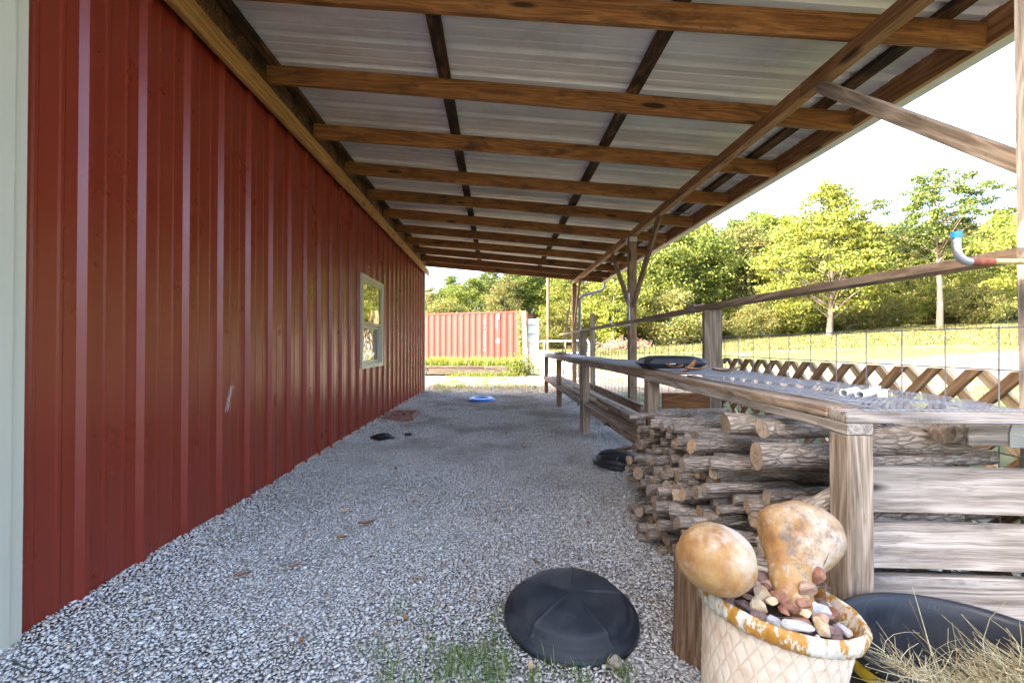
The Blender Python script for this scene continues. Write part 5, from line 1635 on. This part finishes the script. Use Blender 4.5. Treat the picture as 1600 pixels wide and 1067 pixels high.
def crown_points(nclump, per, rx, rz, z0, shape, csize, flat=0.5, seed=0, hollow=0.35):
    r = np.random.default_rng(seed)
    C_ = []
    lobes = r.normal(size=(9, 3)); lobes /= np.linalg.norm(lobes, axis=1)[:, None]
    amp = r.uniform(0.05, 0.5, 9)
    while len(C_) < nclump:
        d = r.normal(size=3); d /= np.linalg.norm(d)
        rad = r.uniform(hollow, 1) ** 0.5
        lob = 0.78 + sum(amp[k] * max(0, d @ lobes[k]) ** 6 for k in range(9))
        t = (d[2] * rad + 1) / 2                      # 0 bottom, 1 top
        k = shape(t)
        p = np.array([d[0] * rx * k, d[1] * rx * k, 0]) * rad * lob
        p[2] = z0 + (t * 2) * rz * (0.92 + 0.1 * r.random())
        C_.append(p)
    C_ = np.array(C_)
    per_ = np.maximum(3, (per * r.uniform(0.4, 1.5, len(C_))).astype(int))
    idx_ = np.repeat(np.arange(len(C_)), per_)
    off = r.normal(size=(len(idx_), 3)) * csize * np.array([1, 1, flat]) * r.uniform(0.5, 1.1, len(C_))[idx_][:, None]
    return C_, C_[idx_] + off

def make_tree(name, label, h, rx, z0, mat, trunkmat, leaf, nclump, per, shape, csize, seed, trunk_r=0.2, flat=0.5, group=None, cat="tree", limbs=14, hollow=0.35, multi=1):
    t = thing(name, label, cat, group=group)
    r = random.Random(seed)
    C_, P_ = crown_points(nclump, per, rx, (h - z0) / 2, z0, shape, csize, flat, seed, hollow)
    V, F = leaf_cloud(P_, leaf)
    np_mesh("crown", V, F, mat, t)
    mb = MB()
    for m_ in range(multi):
        ox, oy = (0, 0) if m_ == 0 else (r.uniform(-0.5, 0.5), r.uniform(-0.3, 0.3))
        pts = []; rad = []
        for i in range(8):
            f = i / 7
            pts.append((ox * (1 + f) + 0.15 * math.sin(f * 4 + seed + m_), oy + 0.12 * math.sin(f * 5 + 2 * seed), f * h * 0.93)); rad.append(trunk_r * (1 - 0.9 * f) + 0.012)
        mb.tube(pts, rad, 8)
    order = sorted(range(len(C_)), key=lambda i: r.random())[:limbs]
    for i in order:
        c_ = C_[i]; zb_ = max(z0 * 0.8, c_[2] - np.hypot(c_[0], c_[1]) * 0.6 - 0.3)
        zb_ = min(zb_, h * 0.85); f = zb_ / (h * 0.93)
        b = Vector((0.15 * math.sin(f * 4 + seed), 0.12 * math.sin(f * 5 + 2 * seed), zb_))
        e_ = Vector(c_); mid = (b + e_) / 2 + Vector((0, 0, 0.15))
        q_ = trunk_r * (1 - 0.85 * f) * 0.45
        mb.tube([b, mid, e_], [q_, q_ * 0.6, 0.012], 5, caps=False)
    mb.build("trunk", trunkmat, t)
    return t

ovate = lambda t: math.sin(math.pi * min(0.98, 0.10 + 0.88 * t)) ** 0.55
broad = lambda t: (1 - t ** 2.2) ** 0.5 * (0.75 + 0.5 * t) + 0.12
conic = lambda t: (1.02 - t) ** 0.75 * (0.72 + 0.5 * t) + 0.06
pinetop = lambda t: 0.55 + 0.55 * math.sin(math.pi * t) ** 0.8
kinds = {}
kinds['maple'] = make_tree("maple_tree", "", 13.6, 7.3, 1.6, M['maple'], M['trunk'], 0.105, 620, 70, conic, 0.46, 11, 0.24, 0.32, limbs=60, hollow=0.2, multi=2)
kinds['pine'] = make_tree("pine_tree", "", 13.4, 4.2, 5.6, M['pine'], M['pinetrunk'], 0.085, 150, 170, pinetop, 0.36, 5, 0.22, 0.45, limbs=40, hollow=0.15)
kinds['pine_b'] = make_tree("pine_tree", "", 13.0, 2.6, 4.5, M['pine'], M['pinetrunk'], 0.10, 150, 120, ovate, 0.40, 15, 0.2, 0.5, limbs=26, hollow=0.2)
kinds['oak'] = make_tree("oak_tree", "", 11.5, 4.4, 0.8, M['green'], M['trunk'], 0.115, 330, 90, ovate, 0.52, 21, 0.22, 0.6, limbs=26)
kinds['gum'] = make_tree("gum_tree", "", 11.0, 3.6, 0.6, M['tangreen'], M['trunk'], 0.11, 270, 85, ovate, 0.48, 31, 0.2, 0.55, limbs=26)
kinds['sap'] = make_tree("sapling", "", 7.0, 2.3, 0.3, M['maple'], M['trunk'], 0.085, 150, 90, ovate, 0.36, 41, 0.09, 0.5, limbs=16)
kinds['bush'] = make_tree("bush", "", 4.2, 2.3, 0.05, M['tangreen'], M['trunk'], 0.08, 130, 95, broad, 0.45, 51, 0.05, 0.6, limbs=10, cat="bush")
kinds['bush_y'] = make_tree("bush", "", 3.8, 2.2, 0.05, M['maple'], M['trunk'], 0.08, 120, 95, broad, 0.42, 61, 0.05, 0.6, limbs=10, cat="bush")
used = set()
def plant(kind, x, y, s_=1.0, rz=None, label="", group=None, sz=None):
    src = kinds[kind]
    if kind not in used:
        used.add(kind); t = src
    else:
        t = src.copy(); COL.objects.link(t)
        for ch in src.children:
            c_ = ch.copy(); COL.objects.link(c_); c_.parent = t
    t.location = (x, y, float(terr(x, y)) - 0.05)
    t.rotation_euler = (0, 0, random.uniform(0, 6.28) if rz is None else rz)
    t.scale = (s_, s_, sz or s_)
    t['label'] = label
    if group: t['group'] = group
    elif 'group' in t: del t['group']
    return t
def at(px, Y): return (px - 775) / 720 * Y
plant('maple', at(1298, 38), 38, 0.98, 0.4, "broad bright yellow green tree standing alone in front of the right treeline")
plant('pine', at(1466, 37), 37, 1.0, 1.0, "tall pine with bare pale trunk and high tufted crown at right")
GRP = "trees of the far treeline"
lab = {'oak': "dense mid green leafy tree in the treeline beyond the field", 'gum': "olive and tan leafy tree in the treeline beyond the field", 'pine_b': "dark green pine rising among the treeline beyond the field",
       'sap': "slender bright yellow green young tree before the treeline", 'bush': "low green bush at the foot of the treeline", 'bush_y': "low olive yellow bush at the foot of the treeline"}
def tree_label(k, px, Y):
    marks = [(655, "behind the barn corner"), (700, "above the left part of the container"), (735, "above the middle of the container"), (775, "above the container lettering"), (812, "above the container's right end"),
             (845, "right of the gate post"), (880, "right of the utility pole"), (905, "behind the farthest post"), (945, "behind the slim fence post"), (975, "left of the middle post"), (1005, "behind the middle post"),
             (1045, "right of the middle post"), (1085, "left of the thick handrail post"), (1125, "behind the thick handrail post"), (1170, "right of the thick handrail post"), (1215, "left of the bright maple"), (1260, "touching the maple's left side"),
             (1320, "behind the bright maple"), (1370, "touching the maple's right side"), (1410, "right of the bright maple"), (1450, "left of the tall pine"), (1490, "behind the tall pine"), (1535, "right of the tall pine"), (1580, "beside the near post"), (9999, "beyond the near post")]
    m = next(t for q_, t in marks if px <= q_)
    d = {'oak': "green leafy tree", 'gum': "olive tan tree", 'pine_b': "dark pine", 'sap': "slender yellow green tree", 'bush': "low olive bush", 'bush_y': "low yellow bush"}[k]
    return d + (" in the back row " if Y > 56 and 'bush' not in k else " ") + m
def row(items):
    for it in items:
        k, px, Y, s_ = it[:4]
        plant(k, at(px, Y), Y, s_, None, tree_label(k, px, Y), {'bush': "bushes at the foot of the treeline", 'bush_y': "olive bushes at the foot of the treeline", 'sap': "young trees before the treeline"}.get(k, GRP))
# behind the container (left)
row([('pine_b', 650, 62, 0.62), ('gum', 672, 58, 0.72), ('pine_b', 706, 60, 0.78), ('oak', 735, 57, 0.82), ('pine_b', 765, 60, 0.90), ('gum', 790, 55, 0.80), ('pine_b', 812, 58, 0.95), ('oak', 838, 60, 0.98), ('pine_b', 822, 70, 1.05),
     ('oak', 872, 66, 0.98), ('pine_b', 850, 66, 1.0), ('oak', 690, 66, 0.75), ('oak', 640, 60, 0.6), ('gum', 620, 60, 0.6), ('oak', 760, 68, 0.95)])
# middle
row([('sap', 893, 44, 1.15), ('gum', 918, 50, 1.0), ('sap', 958, 40, 1.18), ('oak', 940, 55, 1.15), ('gum', 985, 52, 1.1), ('oak', 1020, 48, 1.12), ('oak', 1065, 50, 1.20), ('pine_b', 1050, 58, 1.15), ('gum', 1100, 52, 1.22), ('oak', 1135, 56, 1.15),
     ('gum', 1165, 50, 1.12), ('oak', 1200, 54, 1.28), ('pine_b', 1180, 60, 1.28), ('pine_b', 1150, 62, 1.25), ('pine_b', 1100, 62, 1.22), ('oak', 1240, 56, 1.25), ('sap', 990, 43, 1.0), ('pine_b', 1000, 60, 1.1)])
# right
row([('oak', 1290, 54, 1.1), ('gum', 1345, 52, 1.08), ('oak', 1395, 50, 1.0), ('gum', 1425, 48, 0.88), ('oak', 1475, 48, 0.92), ('pine_b', 1505, 58, 1.0), ('gum', 1520, 48, 0.90), ('oak', 1565, 48, 1.0), ('gum', 1605, 48, 1.0), ('oak', 1650, 48, 1.05), ('pine_b', 1570, 58, 1.12),
     ('sap', 1530, 42, 0.85), ('sap', 1425, 42, 0.85), ('oak', 1700, 46, 1.0), ('gum', 1600, 58, 1.2), ('gum', 1380, 60, 1.2), ('oak', 1440, 60, 1.12)])
# understory
k = 0
for px in range(640, 1700, 27):
    Y = 50 + 6 * math.sin(px * 0.05) if px < 1000 else 45 + 3 * math.sin(px * 0.04)
    row([(('bush', 'bush_y', 'bush')[k % 3], px + random.uniform(-12, 12), Y + random.uniform(-3, 3), random.uniform(0.5, 1.35))]); k += 1
# trees beyond the field on the right, seen mirrored in the barn window
for (x, y, k_, s_, w_) in ((30, 22, 'maple', 0.8, "bright maple"), (38, 12, 'oak', 1.1, "green oak"), (42, 26, 'gum', 1.0, "olive gum"), (40, 2, 'oak', 1.15, "tall oak"), (38, -8, 'gum', 1.1, "farthest olive tree"), (45, 20, 'oak', 1.2, "largest oak")):
    plant(k_, x, y, s_, None, w_ + " beyond the field on the right side")
for key in kinds:
    if key not in used:
        for ch in list(kinds[key].children): bpy.data.objects.remove(ch)
        bpy.data.objects.remove(kinds[key])

# poles
for (px, Y, h_, r_, lb) in ((856.5, 42, 9.5, 0.15, "tall wooden utility pole rising in front of the trees"), (875, 52, 4.3, 0.10, "short distant pole right of the utility pole")):
    x = at(px, Y); z = float(terr(x, Y)); mb = MB()
    mb.tube([(0, 0, 0), (0, 0, h_)], [r_, r_ * 0.8], 10)
    o = mb.build("utility_pole", M['pole'], None, Matrix.Translation((x, Y, z)) @ Matrix.Rotation(R(-0), 4, 'Y')); tag(o, lb, "pole")
# brush heap in the field
x = at(975, 36); n = 500
st = np.column_stack([rng.normal(x, 0.8, n), rng.normal(36, 0.5, n), terr(x, 36) + rng.random(n) * 0.6])
strands("brush_heap", st, rng.normal(size=(n, 3)) * (1, 1, 0.5), rng.uniform(0.4, 1.0, n), rng.uniform(0.015, 0.03, n), 0.5, M['brush'], "heap of dry reddish brush lying in the field", 'stuff')
# leafy shrub at the gate post and vine on the container corner
n = 1500
a_ = rng.normal(size=(n, 3)) * (0.28, 0.25, 0.22) + (0.88, 17.0, 0.34); a_[:, 2] = np.abs(a_[:, 2])
V, F = leaf_cloud(a_, 0.038, 0.7)
t = thing("shrub", "bright yellow green leafy shrub at the foot of the gate post", "shrub", (0.88, 17.0, 0))
np_mesh("foliage", V, F, M['weed'], t)
mb = MB()
for k in range(8): mb.tube([(0.88, 17.0, 0), (0.88 + random.uniform(-0.3, 0.3), 17.0 + random.uniform(-0.3, 0.2), random.uniform(0.3, 0.6))], 0.008, 5)
mb.build("stem", M['trunk'], t)
n = 900
tt = rng.random(n)
a_ = np.array([list(cpt(0.05 - 0.12 * random.random(), 0.08 + 0.12 * random.random(), 0.3 + 2.5 * u)) for u in tt]) + rng.normal(size=(n, 3)) * 0.09
V, F = leaf_cloud(a_, 0.05, 0.7)
o = np_mesh("vine", V, F, M['weed']); tag(o, "yellow green vine climbing the rusty corner of the red container", "vine")
